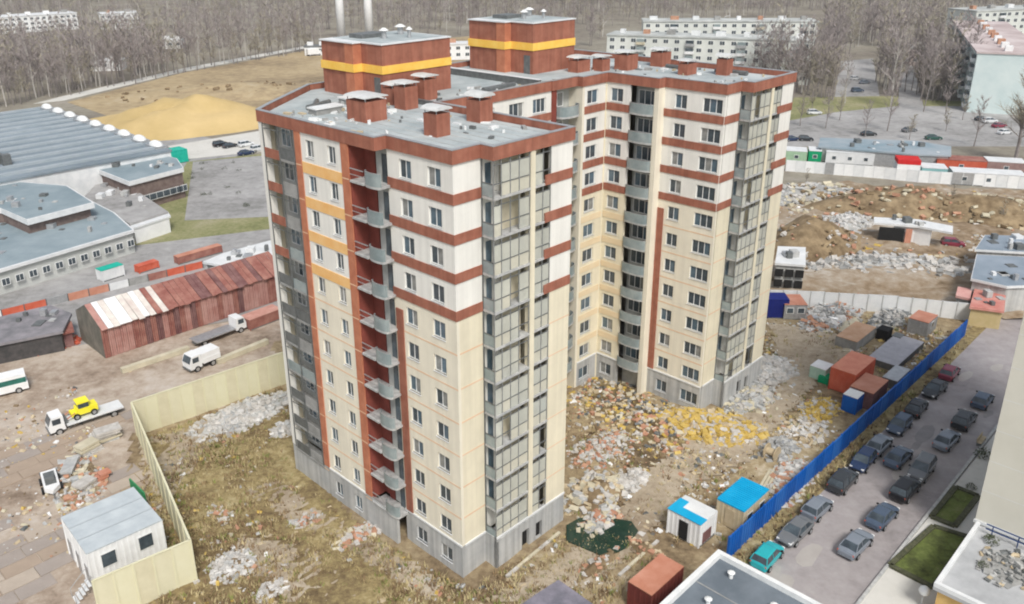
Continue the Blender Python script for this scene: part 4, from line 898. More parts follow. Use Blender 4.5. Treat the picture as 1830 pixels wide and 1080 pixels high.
# dumped machine and concrete blocks left of the fence
r = thing('utility_trailer', 'white boat-like utility trailer with black wheels standing among blocks on the yard', 'trailer', at(93, 872), heading((85, 840), (100, 895)))
m_ = MB(); m_.prism([(-2, -.7), (1.2, -.7), (2.0, 0), (1.2, .7), (-2, .7)], .45, .9, WHITEP); m_.build('hull', parent=r)
m_ = MB(); m_.box(-1.6, .8, -.5, .5, .9, .95, METD); m_.box(-.3, .3, -.4, .4, .95, 1.4, METD); m_.build('dark_inside', parent=r)
for s in (-1, 1): wheel(r, -1.0, s * .85, .38); wheel(r, .7, s * .85, .38)
m_ = MB(); m_.box(-2.2, -2.0, -.8, .8, .5, .75, METD); m_.bar((2.0, 0, .6), (3.0, 0, .5), .06, m=METD); m_.build('drawbar', parent=r)
def slab_stack(label, c, rz, n, L, D, m_s, name='slab_stack'):
    r = thing(name, label, 'slab stack', c, rz)
    for i in range(n):
        m_ = MB(); dx, dy = random.uniform(-.3, .3), random.uniform(-.2, .2); m_.box(dx, dx + L, dy, dy + D, i * .30, i * .30 + .24, random.choice(m_s)); o = m_.build('slab', parent=r); o.rotation_euler.z = random.uniform(-.12, .12)
slab_stack('tallest stack of pale concrete slabs by the yellow fence corner', at(172, 800), TH - .1, 5, 2.6, 1.5, [CAST, CONC, TAN])
slab_stack('stack of tan concrete slabs just below the tallest slab stack', at(148, 822), TH + .15, 4, 2.2, 1.4, [TAN, CAST])
slab_stack('stack of grey slabs between the utility trailer and the yellow fence', at(128, 855), TH + .9, 3, 2.8, 1.2, [CONC, CAST])
slab_stack('low stack of pale slabs above the white site cabins', at(150, 885), TH + .3, 3, 1.9, 1.4, [CAST, CAST])
slab_stack('small stack of orange bricks beside the pale slabs above the cabins', at(180, 865), TH, 3, 1.1, .9, [ORC, BRKR])
pile('tan rubble scatter around the slab stacks left of the yellow fence', P_(140, 860), 5.5, 2.4, .35, 190, [CAST, TAN, BRKR, CONC], .35, rz=TH + 1.3, cone=DIRT)
r = thing('green_board', 'narrow green tarpaulin board leaning inside the yellow fence behind the cabins', 'board', at(262, 912), TH + math.pi / 2)
m_ = MB(); m_.box(-.2, 3.0, -.06, .06, 0, 2.1, GREENT); m_.build('sheet', parent=r); m_ = MB(); m_.bar((0, -.6, 0), (0, 0, 2.0), .05, m=WOOD); m_.bar((2.8, -.6, 0), (2.8, 0, 2.0), .05, m=WOOD); m_.build('prop', parent=r)
# --- large ribbed shed with skylight domes
SR = mat('grey_ribbed_roof', (.17, .21, .24), (.25, .30, .34), scale=.06, rough=.6); SRL = mat('pale_roof_rib', (.30, .35, .38), (.38, .42, .45), scale=.2, rough=.5)
r = thing('large_shed', 'very large low shed with ribbed grey roof and white domed skylights on its edge', 'warehouse', (*W(40.5, 134.5), 0), TH)
m_ = MB(); m_.box(-180, 0, .3, 76, -.2, 7.6, CAPM); m_.build('wall', parent=r); m_ = MB(); m_.box(-180.3, .2, 0, 76.3, 7.6, 8, SR); m_.build('roof', parent=r)
for i in range(13): m_ = MB(); m_.box(-180, -2.2, 3 + i * 5.8, 4.3 + i * 5.8, 8.0, 8.45, SRL); m_.build('roof_rib', parent=r)
for i in range(9):
    f = link('skylight', None, r, (-1.0, 5 + i * 8.3, 8.0)); m_ = MB(); m_.box(-1.3, 1.3, -2.6, 2.6, 0, .5, METG); m_.build('kerb', parent=f)
    m_ = MB(); V = []; 
    for j in range(5):
        t = j / 4 * math.pi / 2
        for k in range(12): a = 2 * math.pi * k / 12; V.append((1.2 * math.cos(t) * math.cos(a), 2.4 * math.cos(t) * math.sin(a), .5 + 1.0 * math.sin(t)))
    F = [(j * 12 + k, j * 12 + (k + 1) % 12, (j + 1) * 12 + (k + 1) % 12, (j + 1) * 12 + k) for j in range(4) for k in range(12)]; m_.add(V, F, SNOWW); smooth(m_.build('dome', parent=f))
m_ = MB()
for (x, y) in ((-36, 20), (-38, 24), (-34, 17), (-31, 14), (-30, 12)): m_.box(x, x + 1.6, y, y + 1.6, 8, 10.2, METD)
m_.build('roof_unit', parent=r)
# --- annexes in front of the shed
RG = mat('pale_green_grey_roof', (.19, .25, .28), (.29, .35, .38), scale=.12, rough=.7)
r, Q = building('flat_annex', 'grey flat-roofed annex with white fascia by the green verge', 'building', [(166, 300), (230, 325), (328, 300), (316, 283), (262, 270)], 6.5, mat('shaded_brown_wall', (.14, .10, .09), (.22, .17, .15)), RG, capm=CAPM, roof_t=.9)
windows_on(r, Q[1], Q[2], [1.6], 8, 2.0, 1.4)
r, Q = building('workshop', 'long grey-roofed workshop with a row of small dark windows at the left edge', 'building', [(-60, 500), (-60, 400), (0, 352), (150, 352), (205, 380), (240, 411)], 4.2, mat('pale_grey_wall', (.46, .48, .46), (.56, .57, .55), scale=.3), RG, capm=CAPM, roof_t=.5)
windows_on(r, Q[0], Q[5], [1.5], 13, 1.3, 1.2)
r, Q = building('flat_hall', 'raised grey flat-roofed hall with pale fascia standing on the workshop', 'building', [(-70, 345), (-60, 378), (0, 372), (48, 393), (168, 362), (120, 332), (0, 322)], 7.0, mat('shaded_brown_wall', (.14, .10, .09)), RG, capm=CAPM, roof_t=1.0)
r, Q = building('connecting_wing', 'dark grey low connecting wing between the two flat roofed halls', 'building', [(150, 352), (180, 320), (235, 335), (300, 378), (232, 400)], 3.6, CONC, ASPG, capm=None)
r, Q = building('white_annex', 'low white-walled strip building at the edge of the green verge', 'building', [(228, 398), (300, 378), (305, 386), (236, 408)], 3.2, WHITEP, CAPM)
b = box_thing('kiosk', 'turquoise round-edged kiosk at the corner of the grey annex', 'kiosk', at(305, 296), TH, 4.6, 4.0, 3.2, TEAL, TEAL)
for (px, py, lab, col, kd) in ((395, 262, 'black', 'black', 'suv'), (412, 264, 'dark', 'dark', 'sedan'), (440, 262, 'white', 'white', 'suv'), (462, 270, 'white', 'white', 'suv'), (440, 277, 'dark', 'blue', 'sedan')):
    car({'black': 'black off-roader on the pale lane left of the tower', 'dark': 'dark saloon on the pale lane left of the tower', 'white': 'white off-roader on the pale lane behind the tower'}[lab] + {395: '', 412: ', behind the black off-roader', 440: ', the farther one' if py < 270 else ' below the white ones', 462: ', touching the tower edge'}[px], at(px, py), TH, PC[col], kd, 'cars on the pale lane')
SHR = mat('dark_shrub', (.04, .05, .03), (.10, .12, .06), scale=2)
def shrub(label, c, s, m=SHR, group=None, n=120, cat='shrub'):
    r = thing('shrub', label, cat, c, random.uniform(0, 6), group); m_ = MB()
    for i in range(n):
        t = random.uniform(0, 6.28); q = random.random() ** .5 * s; z = random.uniform(0, s * 1.2) * (1 - q / s * .6); a = random.uniform(0, 6.28); e_ = .22 * s
        p = Vector((q * math.cos(t), q * math.sin(t), z)); d = Vector((math.cos(a), math.sin(a), random.uniform(-1, 1))) * e_; f = Vector((-math.sin(a), math.cos(a), random.uniform(-.5, 1))) * e_
        m_.add([tuple(p), tuple(p + d), tuple(p + f)], [(0, 1, 2)], m)
    m_.build('foliage', parent=r)
for i in range(16):
    px, py = random.choice([(360, 300), (380, 330), (400, 310), (430, 345), (450, 320), (420, 300), (460, 350), (370, 350), (440, 370), (345, 320), (395, 360), (410, 335)]); shrub('small dark bush dotted over the grey lot left of the tower', at(px + random.uniform(-8, 8), py + random.uniform(-8, 8)), .7, group='small bushes on the grey lot', n=50)
# ================================================================== RIGHT SIDE OF THE SITE
def abox(name, label, cat, u0, u1, w0, w1, h, wm, rm, **k): return box_thing(name, label, cat, (*W(u0, w0), .05), TH, u1 - u0, w1 - w0, h, wm, rm, **k)
b = abox('cyan_roof_hut', 'hut with bright cyan sheet roof standing against the blue fence', 'hut', 21.2, 25.6, -14.0, -11.4, 2.5, mat('pale_timber_wall', (.50, .42, .28), (.6, .52, .38)), CYAN, win=2, door=WOOD, lid=.16)
m_ = MB()
for i in range(15): x = .15 + i * .29; m_.box(x, x + .08, -.1, 2.7, 2.66, 2.72, CYAN)
m_.build('roof_rib', parent=b)
b = abox('guard_cabin', 'white guard cabin with an L-shaped cyan roof cover left of the cyan hut', 'cabin', 16.9, 19.6, -12.2, -9.0, 2.5, WHITEP, CAPM, door=BLACK)
m_ = MB(); m_.prism([(-.1, -.1), (.95, -.1), (.95, 2.4), (2.0, 2.4), (2.0, 3.3), (-.1, 3.3)], 2.59, 2.66, CYAN); m_.build('cyan_sheet', parent=b)
m_ = MB(); m_.box(.5, 1.9, -.08, -.03, .3, 1.4, RUSTD); m_.build('doorway', parent=b)
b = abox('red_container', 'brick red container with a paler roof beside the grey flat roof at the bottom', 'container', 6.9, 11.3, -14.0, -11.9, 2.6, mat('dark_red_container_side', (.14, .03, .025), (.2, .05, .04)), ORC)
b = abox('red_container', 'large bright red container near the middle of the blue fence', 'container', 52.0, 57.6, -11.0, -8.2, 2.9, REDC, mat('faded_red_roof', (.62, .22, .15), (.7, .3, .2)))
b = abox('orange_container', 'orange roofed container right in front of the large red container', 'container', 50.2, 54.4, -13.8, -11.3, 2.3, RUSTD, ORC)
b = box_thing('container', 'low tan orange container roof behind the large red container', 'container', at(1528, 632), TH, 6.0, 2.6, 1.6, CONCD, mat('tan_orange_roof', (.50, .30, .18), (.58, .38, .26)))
b = box_thing('toilet_cabin', 'bright blue toilet cabin with white roof touching the blue fence', 'cabin', at(1527, 744), TH, 1.7, 1.5, 2.2, BLUEF, WHITEP, door=BLUEF)
b = box_thing('tank', 'pale green and white water tank left of the large red container', 'tank', at(1472, 685), TH, 2.0, 1.8, 1.7, mat('pale_green_plastic', (.35, .5, .42), (.45, .6, .5)), WHITEP)
b = box_thing('tool_chest', 'small emerald green chest below the water tank', 'chest', at(1478, 690), TH, 1.3, 1.1, .9, mat('emerald_paint', (0, .28, .12)), mat('emerald_paint', (0, .28, .12)))
b = box_thing('site_cabin', 'small orange roofed cabin near the far end of the blue fence', 'cabin', at(1654, 605), TH, 3.4, 2.4, 2.2, METG, ORC, win=1)
b = box_thing('storage_deck', 'long low grey flat storage roof alongside the blue fence', 'storage', at(1600, 668), TH, 9.0, 3.4, 1.0, METD, mat('lilac_grey_sheet', (.33, .33, .36), (.42, .42, .45)))
b = box_thing('storage_deck', 'small grey flat roof beside the orange container', 'storage', at(1600, 700), TH, 4.0, 1.6, 1.3, METD, METG)
b = box_thing('generator', 'black generator box left of the long grey storage roof', 'generator', at(1583, 612), TH, 1.6, 1.3, 1.5, BLACK, BLACK)
b = box_thing('generator', 'smaller black box just right of the black generator', 'generator', at(1606, 618), TH, 1.3, 1.0, 1.1, BLACK, METD)
b = box_thing('blue_container', 'dark blue container at the right foot of the rear wing', 'container', at(1371, 570), TH + math.radians(-48), 2.7, 2.4, 2.9, mat('navy_container_paint', (.005, .012, .14), (.01, .02, .18)), mat('navy_container_paint', (.005, .012, .14)))
b = box_thing('site_cabin', 'pale cabin with orange roof beside the dark blue container', 'cabin', at(1400, 572), TH + math.radians(-48), 3.0, 3.6, 2.3, METG, ORC, win=2)
# low white wall and trench by the pool
for lab, a, b_ in (('low pale concrete kerb wall beside the green pool', (1106, 1034), (1190, 958)), ('low pale kerb wall leading from the tower foot', (905, 1036), (1010, 948))):
    p, q = at(*a), at(*b_); L = math.dist(p[:2], q[:2]); r = thing('kerb_wall', lab, 'wall', p, azim(p, q))
    for i in range(int(L / 1.5)): m_ = MB(); m_.box(i * 1.5, i * 1.5 + 1.46, -.14, .14, -.3, .38, TAN if i % 3 else CAST); m_.build('kerb_block', parent=r)
m_ = MB(); pol = [at(1012, 945), at(1035, 932), at(1080, 930), at(1128, 938), at(1140, 955), at(1118, 985), at(1085, 1002), at(1040, 985), at(1012, 972)]
m_.prism([Z2(p) for p in pol], -.2, .40, mat('green_pool_water', (.010, .028, .020), (.025, .055, .038), scale=.4, rough=.06)); m_.build('pool_water', kind='structure')
pile('muddy near bank of the green pool', P_(1072, 1012), 3.6, .9, .8, 60, [EARTH, BRKR, CAST], .25, name='earth_bank', cat='earth bank')
pile('muddy right bank of the green pool', P_(1150, 985), .9, 2.4, .8, 60, [EARTH, BRKR, WOOD], .25, name='earth_bank', cat='earth bank')
def cable_drum(label, c, rz):
    r = thing('cable_drum', label, 'cable drum', c, rz); m_ = MB()
    m_.bar((0, -.5, .8), (0, .5, .8), .4, n=12, m=WOOD); m_.build('core', parent=r)
    for s in (-1, 1): m_ = MB(); m_.bar((0, s * .5, .8), (0, s * .6, .8), .8, n=18, m=WOOD); m_.build('flange', parent=r)
cable_drum('wooden cable drum lying near the purple grey sack heap', at(1378, 820), TH); 
def planks(label, c, rz, n=8, L=4.0, m_s=None):
    r = thing('plank_stack', label, 'planks', c, rz)
    for i in range(n): m_ = MB(); x = random.uniform(-.3, .3); m_.box(x, x + L * random.uniform(.8, 1), (i % 4) * .32, (i % 4) * .32 + .26, (i // 4) * .12, (i // 4) * .12 + .09, random.choice(m_s or [WOOD, TAN])); m_.build('plank', parent=r)
planks('pale planks lying beside the cyan hut', at(1378, 880), TH + .2); planks('planks lying in the trampled ground in front of the rear wing', at(1300, 700), TH + .8)
planks('planks leaning by the white debris near the blue fence', at(1455, 800), TH + .1, 6, 3.5); planks('long planks near the yellow debris heap', at(1440, 735), TH + .6, 6, 5, [WOOD, CAST])
# --- sheds behind the concrete fence
r, Q = building('low_white_shed', 'low white-walled shed with a black doorway and flat roof below the earth mounds', 'shed', [(1562, 398), (1562, 388), (1640, 392), (1703, 404), (1703, 416), (1640, 404)], 3.6, WHITEP, CAPM, eave=.6)
a, b_ = Q[0], Q[5]; rz = azim(a, b_)
m_ = MB(); m_.box(1.0, 5.0, -.1, .15, 0, 2.9, BLACK); o = m_.build('doorway', parent=r); o.location = (a[0], a[1], 0); o.rotation_euler.z = rz
m_ = MB(); m_.box(5.2, 6.2, -.1, .15, 0, 2.9, ORC); o = m_.build('side_panel', parent=r); o.location = (a[0], a[1], 0); o.rotation_euler.z = rz
car('bright blue saloon standing in front of the low white shed', at(1628, 428), rz, paint('bright_blue_car_paint', (.01, .16, .36)), 'sedan', 'vehicles by the low shed')
car('small red car standing right of the low white shed', at(1702, 440), rz, PC['red'], 'hatch', 'vehicles by the low shed')
r, Q = building('unfinished_box', 'unfinished grey concrete box building with dark openings right of the rear wing', 'building', [(1385, 470), (1390, 440), (1440, 442), (1440, 474)], 4.4, CONC, CAPM)
windows_on(r, Q[0], Q[3], [.6, 2.3], 3, 1.2, 1.2, BLACK, fm=BLACK)
BGR = mat('blue_grey_sheet_roof', (.20, .25, .30), (.30, .35, .41), scale=.15, rough=.5)
r, Q = building('blue_grey_hall', 'hall with a blue grey sheet roof and white eaves at the right edge', 'hall', [(1735, 498), (1745, 455), (1850, 460), (1850, 510), (1800, 512)], 4.5, CONC, BGR, capm=CAPM)
r, Q = building('blue_grey_hall', 'narrower hall with white-edged roof behind the first blue grey hall', 'hall', [(1742, 446), (1760, 420), (1850, 422), (1850, 452)], 4.5, CONC, BGR, capm=CAPM)
r, Q = building('red_roof_kiosk', 'kiosk with faded red roof and pale front at the end of the concrete fence', 'kiosk', [(1733, 548), (1742, 515), (1798, 520), (1795, 556)], 3.0, mat('ochre_wall', (.45, .36, .18), (.52, .42, .24)), mat('faded_red_roof2', (.50, .18, .15), (.62, .32, .27), scale=.4))
r, Q = building('red_roof_kiosk', 'small kiosk with pink roof left of the faded red kiosk', 'kiosk', [(1708, 528), (1712, 512), (1738, 516), (1734, 534)], 2.6, CONC, mat('pink_roof', (.58, .30, .27), (.66, .4, .36)))
# --- boundary and stalls along the far street
panel_fence('long white and grey panel fence below the far street', [at(1404, 306), at(1560, 318), at(1640, 326), at(1860, 340)], 24, 2.6, [WHITEP, CAPM, WHITEP, CAPM, METG, WHITEP], CAPM, name='street_fence')
stalls = [(1404, 290, 1440, 'pale green', mat('pale_green_paint', (.33, .48, .33)), 'small pale green kiosk nearest the rear wing by the far street'), (1444, 290, 1466, 'g', GREENT if False else mat('emerald_paint2', (0, .30, .13)), 'bright green kiosk in the row by the far street'),
          (1475, 292, 1560, 'w', CAPM, 'long pale grey sales hall in the row by the far street'), (1600, 322, 1640, 'r', WHITEP, 'white kiosk with bright red roof in front of the street fence'), (1645, 322, 1690, 't', mat('pale_teal_paint', (.2, .42, .42), (.28, .5, .5)), 'pale teal kiosk right of the red roofed kiosk'),
          (1672, 306, 1760, 'rr', REDC, 'long red market stall at the right end of the far street row'), (1762, 310, 1830, 'br', mat('brown_stall_board', (.25, .16, .15), (.34, .24, .22)), 'brown market stall at the right edge of the far street row'), (1700, 330, 1830, 'gp', METG, 'low lilac grey garage row under the red market stall')]
for (x0, y0, x1, k, mm, lab) in stalls:
    p, q = at(x0, y0), at(x1, y0 + (x1 - x0) * .06); L = math.dist(p[:2], q[:2])
    box_thing('market_stall', lab, 'kiosk', p, azim(p, q), L, 4.5, 3.6 if k == 'r' else 2.7, mm, mat('bright_red_roof', (.55, .02, .02)) if k == 'r' else (RUST if k in ('rr',) else CAPM), ribs=L < 12, lid=.9 if k == 'r' else .12, win=1 if L < 10 else 3)
r, Q = building('long_blue_grey_hall', 'long low blue grey roofed hall along the far street', 'hall', [(1462, 262), (1466, 246), (1640, 252), (1700, 262), (1700, 278), (1640, 276)], 3.6, METG, mat('weathered_blue_roof', (.20, .28, .33), (.36, .40, .43), scale=.08))
for (px, py, col, kd, lab) in ((1668, 250, 'green', 'sedan', 'dark green saloon on the far street right of the blue grey hall'), (1552, 243, 'dark', 'sedan', 'dark saloon parked under the bare tree on the far street'), (1768, 220, 'white', 'suv', 'white off-roader on the far street near the pale gable'), (1755, 216, 'dark', 'sedan', 'dark saloon beside the white off-roader near the pale gable'), (1785, 228, 'red', 'sedan', 'dark red saloon right of the white off-roader near the pale gable'),
    (1795, 240, 'white', 'sedan', 'white saloon at the right end of the far street'), (1415, 252, 'blue', 'sedan', 'dark blue saloon next to the rear wing by the far street'), (1440, 252, 'dark', 'hatch', 'dark hatchback right of the dark blue saloon by the far street'), (1625, 236, 'grey', 'sedan', 'grey saloon between the two bare shrubs on the far street'),
    (1532, 165, 'steel', 'suv', 'blue grey off-roader on the clearing behind the far street'), (1545, 150, 'silver', 'sedan', 'silver saloon in the middle of the clearing behind the far street'), (1528, 143, 'white', 'hatch', 'white hatchback at the back of the clearing behind the far street')):
    car(lab, at(px, py), TH * .2 + random.uniform(-.3, .3), PC[col], kd, 'cars on the far street')
car('long white van parked on the grass behind the rear wing', at(1455, 205), 0, PC['white'], 'suv', 'cars on the far street')
sheet('clearing', pp((1490, 190), (1500, 110), (1560, 105), (1575, 190)), .05, ASPG)
# --- the big cream high-rise at the right edge and its annex
HR = thing('high_rise', 'plain pale beige high-rise wall filling the right edge of the picture', 'building', (*W(32.6, -29.2), 0), TH)
m_ = MB(); m_.box(0, 22, -16, 0, 0, 44, mat('pale_beige_render', (.60, .58, .50), (.68, .66, .58), scale=.12, rough=.85, var=.05)); m_.build('wall', parent=HR)
m_ = MB(); m_.box(-.05, 22.1, -.1, .12, 0, .8, CONC); m_.box(-.1, 0, -16, .1, 3.4, 3.7, CAPM); m_.build('plinth', parent=HR)
for i in range(15): m_ = MB(); m_.box(-.012, 0, -16, 0, 2.9 * i + 3.75, 2.9 * i + 3.78, CAPM); m_.build('panel_joint', parent=HR)
m_ = MB(); m_.box(-.3, 22.3, -16.3, .3, 44, 44.6, CAPM); m_.build('parapet', parent=HR)
r = thing('annex', 'single-storey annex with orange front and a cluttered pale roof in the bottom right corner', 'annex', (*W(22.4, -46), 0), TH)
AW = 16.3; AL = 9.9
m_ = MB(); m_.box(0, AL, 0, AW, 0, 3.1, mat('orange_annex_wall', (.62, .40, .14), (.7, .48, .2))); m_.build('wall', parent=r)
m_ = MB(); m_.box(-.3, AL + .1, -.1, AW + .3, 3.1, 3.4, mat('grey_annex_roof', (.33, .34, .35), (.48, .49, .50), scale=.3)); m_.build('roof', parent=r)
m_ = MB(); m_.box(-.3, .05, -.1, AW + .3, 3.4, 3.75, CAPM); m_.box(.06, AL, AW, AW + .3, 3.4, 3.75, CAPM); m_.build('parapet', parent=r)
m_ = MB()
for y in (1.05, .6): m_.bar((AL - .9, 0, 3.4 + y), (AL - .9, AW - .6, 3.4 + y), .06, n=5, m=mat('navy_rail', (.03, .06, .16)))
for i in range(9): m_.bar((AL - .9, i * 1.9, 3.4), (AL - .9, i * 1.9, 4.45), .05, n=5, m=mat('navy_rail', (.03, .06, .16)))
m_.build('roof_railing', parent=r)
m_ = MB()
for i in range(7): m_.box(-.36, -.3, 1.0 + i * 2.2, 2.3 + i * 2.2, .9, 2.3, GLASS)
m_.build('shop_window', parent=r)
X, Y = W(28.2, -32.8)
rr = pile('heap of grey building waste and boards on the annex roof', (X, Y), 2.6, 1.9, .15, 110, [CONC, METD, METD, WOOD, CONCD, CONCD], .28, cone=CONCD); rr.location.z = 3.42
for (u, w, lab, s) in ((30.6, -31.0, 'dark potted shrub on the back corner of the annex roof', .6), (29.4, -34.5, 'dark potted shrub in the middle of the annex roof', .6), (27.0, -31.4, 'small dark shrub near the front edge of the annex roof', .4)):
    shrub(lab, (*W(u, w), 3.5), s)
def ball(name, label, cat, c, r_, m):
    t = thing(name, label, cat, c); m_ = MB(); V = [(0, 0, r_)] + [(r_ * math.sin(a) * math.cos(b), r_ * math.sin(a) * math.sin(b), r_ * math.cos(a)) for a in [math.pi * i / 7 for i in range(1, 7)] for b in [2 * math.pi * k / 12 for k in range(12)]]
    F = [(0, 1 + k, 1 + (k + 1) % 12) for k in range(12)] + [(1 + j * 12 + k, 1 + (j + 1) * 12 + k, 1 + (j + 1) * 12 + (k + 1) % 12, 1 + j * 12 + (k + 1) % 12) for j in range(5) for k in range(12)]; m_.add(V, F, m); smooth(m_.build('sphere', parent=t))
    m_ = MB(); m_.bar((0, 0, -r_ - 1.2), (0, 0, -r_ + .05), .08, n=6, m=METG); m_.build('post', parent=t)
ball('globe_lamp', 'white globe lamp at the lower corner of the near lawn', 'lamp', (*Z2(at(1652, 1056, 1.8)), 1.8), .42, SNOWW)
shrub('dark shrub against the foot of the beige high-rise', at(1758, 815, .2), .9); shrub('second dark shrub nearer the lawn by the beige high-rise', at(1735, 872, .2), .5)
r = thing('bench', 'dark garden bench on the pale pavement above the far lawn', 'bench', at(1752, 800, .2), TH); m_ = MB(); m_.box(0, 1.8, 0, .45, .4, .46, WOOD); m_.build('seat', parent=r)
m_ = MB(); m_.box(.1, .2, 0, .45, 0, .4, METD); m_.box(1.6, 1.7, 0, .45, 0, .4, METD); m_.build('legs', parent=r); m_ = MB(); m_.box(0, 1.8, .42, .48, .5, .9, WOOD); m_.build('backrest', parent=r)
# --- roofs at the bottom edge
r = thing('flat_roof_block', 'block with a dark grey felt roof and white parapet at the bottom edge', 'building', (*W(-14, -40), 0), TH)
m_ = MB(); m_.box(0, 26.3, 0, 23.6, 0, 4.6, WHITEP); m_.build('wall', parent=r)
m_ = MB(); m_.box(.4, 25.9, .4, 23.2, 4.6, 4.8, mat('dark_felt_roof', (.12, .145, .17), (.19, .22, .25), scale=.25, rough=.8)); m_.build('roof', parent=r)
m_ = MB()
for b4 in ((0, 26.3, 0, .4), (0, 26.3, 23.2, 23.6), (0, .4, .401, 23.199), (25.9, 26.3, .401, 23.199)): m_.box(*b4, 4.6, 5.25, SNOWW)
m_.build('parapet', parent=r)
for (u, w) in ((24.6, 21.5), (21, 21.3), (23.8, 17.6)): m_ = MB(); m_.bar((u, w, 4.8), (u, w, 5.3), .16, n=8, m=SNOWW); m_.bar((u, w, 5.3), (u, w, 5.42), .3, .1, n=8, m=SNOWW); m_.build('vent', parent=r)
for i in range(1, 8): m_ = MB(); m_.box(i * 3.2, i * 3.2 + .1, .45, 23.15, 4.8, 4.83, CONCD); m_.build('felt_seam', parent=r)
r, Q = building('small_roof_shed', 'shed with a dark lilac grey roof at the bottom edge left of the red container', 'shed', [(998, 1036), (1110, 1115), (980, 1160), (925, 1085), (958, 1062)], 3.2, CONCD, mat('lilac_dark_roof', (.14, .14, .17), (.28, .26, .31), scale=.5))
# ================================================================== BACKGROUND BLOCKS
PB = mat('pale_panel_block', (.55, .58, .55), (.72, .74, .70), scale=.10, rough=.9); PBR = mat('cluttered_pale_roof', (.34, .36, .35), (.58, .60, .58), scale=.12, rough=.9)
def panel_block(label, corner, rz, L, D, storeys, wallm, roofm, balc=True, name='panel_block', wins=None, gh=2.8):
    r = thing(name, label, 'building', (corner[0], corner[1], 0), rz); H_ = storeys * gh + 1
    m_ = MB(); m_.box(0, L, 0, D, -.5, H_, wallm); m_.build('wall', parent=r)
    m_ = MB(); m_.box(-.3, L + .3, -.3, D + .3, H_, H_ + .5, roofm); m_.build('roof', parent=r)
    n = wins or int(L / 4)
    windows_on(r, (0, 0), (L, 0), [1.6 + gh * i for i in range(storeys)], n, 1.9, 1.5)
    windows_on(r, (0, D), (0, 0), [1.6 + gh * i for i in range(storeys)], max(1, int(D / 5)), 1.5, 1.5)
    if balc:
        for k in range(max(1, n // 4)):
            x = L * (k + .62) / max(1, n // 4)
            for i in range(storeys):
                m_ = MB(); m_.box(x, x + 3.2, -1.1, 0, .9 + gh * i, 1.9 + gh * i, random.choice([PBR, CAPM, WHITEP, TAN, METG])); m_.box(x + .2, x + 3.0, -.9, 0, 1.9 + gh * i, 3.0 + gh * i, random.choice([GLASS, GLASS2])); m_.build('balcony', parent=r)
    for k in range(max(2, int(L / 9))):
        x = L * (k + .5) / max(2, int(L / 9)); m_ = MB(); a = random.uniform(.8, 1.8); m_.box(x - a, x + a, D * .4, D * .4 + 2.0, H_ + .5, H_ + 2.0, random.choice([CAPM, WHITEP, BRKR, CONCD])); m_.build('roof_vent', parent=r)
    return r
A1 = at(1085, 66, 14.5); A2 = at(1452, 78, 14.5); rz = azim(A1, A2); L = math.dist(A1[:2], A2[:2])
panel_block('five-storey pale panel apartment block behind the rear wing roof', A1, rz, L, 13, 5, PB, PBR)
B1 = at(1150, 42, 14.5); B2 = at(1462, 42, 14.5)
panel_block('second pale panel apartment block standing behind the first one', B1, azim(B1, B2), math.dist(B1[:2], B2[:2]), 14, 5, PB, PBR)
G0 = at(1747, 97, 17); G1_ = at(1703, 40, 17); rz = azim(G0, G1_); L = math.dist(G0[:2], G1_[:2])
GB = mat('pale_blue_gable', (.50, .60, .60), (.60, .68, .67), scale=.2, rough=.8)
panel_block('apartment block with a pale blue windowless gable at the right edge', G1_, rz + math.pi, L, 18, 6, GB, mat('mottled_pink_roof', (.42, .34, .33), (.62, .55, .54), scale=.10), gh=2.7)
panel_block('distant apartment block at the top right corner', at(1745, 25, 17), azim(at(1745, 25, 17), at(1860, 20, 17)), 60, 16, 6, PB, PBR)
panel_block('low pink and grey house among the trees left of the blue gable', at(1625, 118), 0.05, 28, 10, 2, mat('pinkish_wall', (.42, .34, .31), (.52, .44, .40)), PBR, balc=False)
panel_block('long white industrial building at the top left corner behind the woods', at(-60, 66), azim(at(-60, 66), at(170, 50)), 62, 18, 3, WHITEP, CAPM, balc=False, wins=18)
panel_block('smaller white industrial building right of the long white one', at(182, 55), azim(at(182, 55), at(240, 52)), 22, 14, 3, CAPM, CAPM, balc=False, wins=6)
panel_block('small pale blue shed in the woods above the sandy field', at(160, 128), .1, 13, 8, 1, WHITEP, CAPM, balc=False, wins=3)
panel_block('small white house in the woods left of the yellow banded penthouse', at(285, 88), .1, 11, 8, 1, WHITEP, CAPM, balc=False, wins=3)
panel_block('small low white house in the court behind the nearer penthouse', at(795, 108), .1, 16, 9, 2, WHITEP, CAPM, balc=False, wins=4)
panel_block('small grey hut beside the field at the left of the nearer penthouse', at(545, 100), .1, 10, 7, 1, WHITEP, METD, balc=False, wins=2)
for (px, lab) in ((611, 'pale round smokestack left of its twin above the nearer penthouse'), (661, 'pale round smokestack right of its twin above the nearer penthouse')):
    p = at(px, 72); r = thing('smokestack', lab, 'smokestack', p); m_ = MB(); m_.bar((0, 0, 0), (0, 0, 38), 2.3, 1.9, n=16, m=WHITEP); smooth(m_.build('shaft', parent=r)); m_ = MB(); m_.bar((0, 0, 30), (0, 0, 30.6), 2.2, n=16, m=CAPM); m_.build('ring', parent=r)
r = thing('white_truck', 'small white box truck on the sandy field left of the nearer penthouse', 'truck', at(560, 100), .6); m_ = MB(); m_.box(-3, 2, -1.2, 1.2, .8, 3.2, WHITEP); m_.build('cargo_box', parent=r); m_ = MB(); m_.box(2.1, 3.8, -1.1, 1.1, .6, 2.4, WHITEP); m_.build('cab', parent=r)
for x_ in (-2, 2.8):
    for s in (-1, 1): wheel(r, x_, s * 1.0, .45)
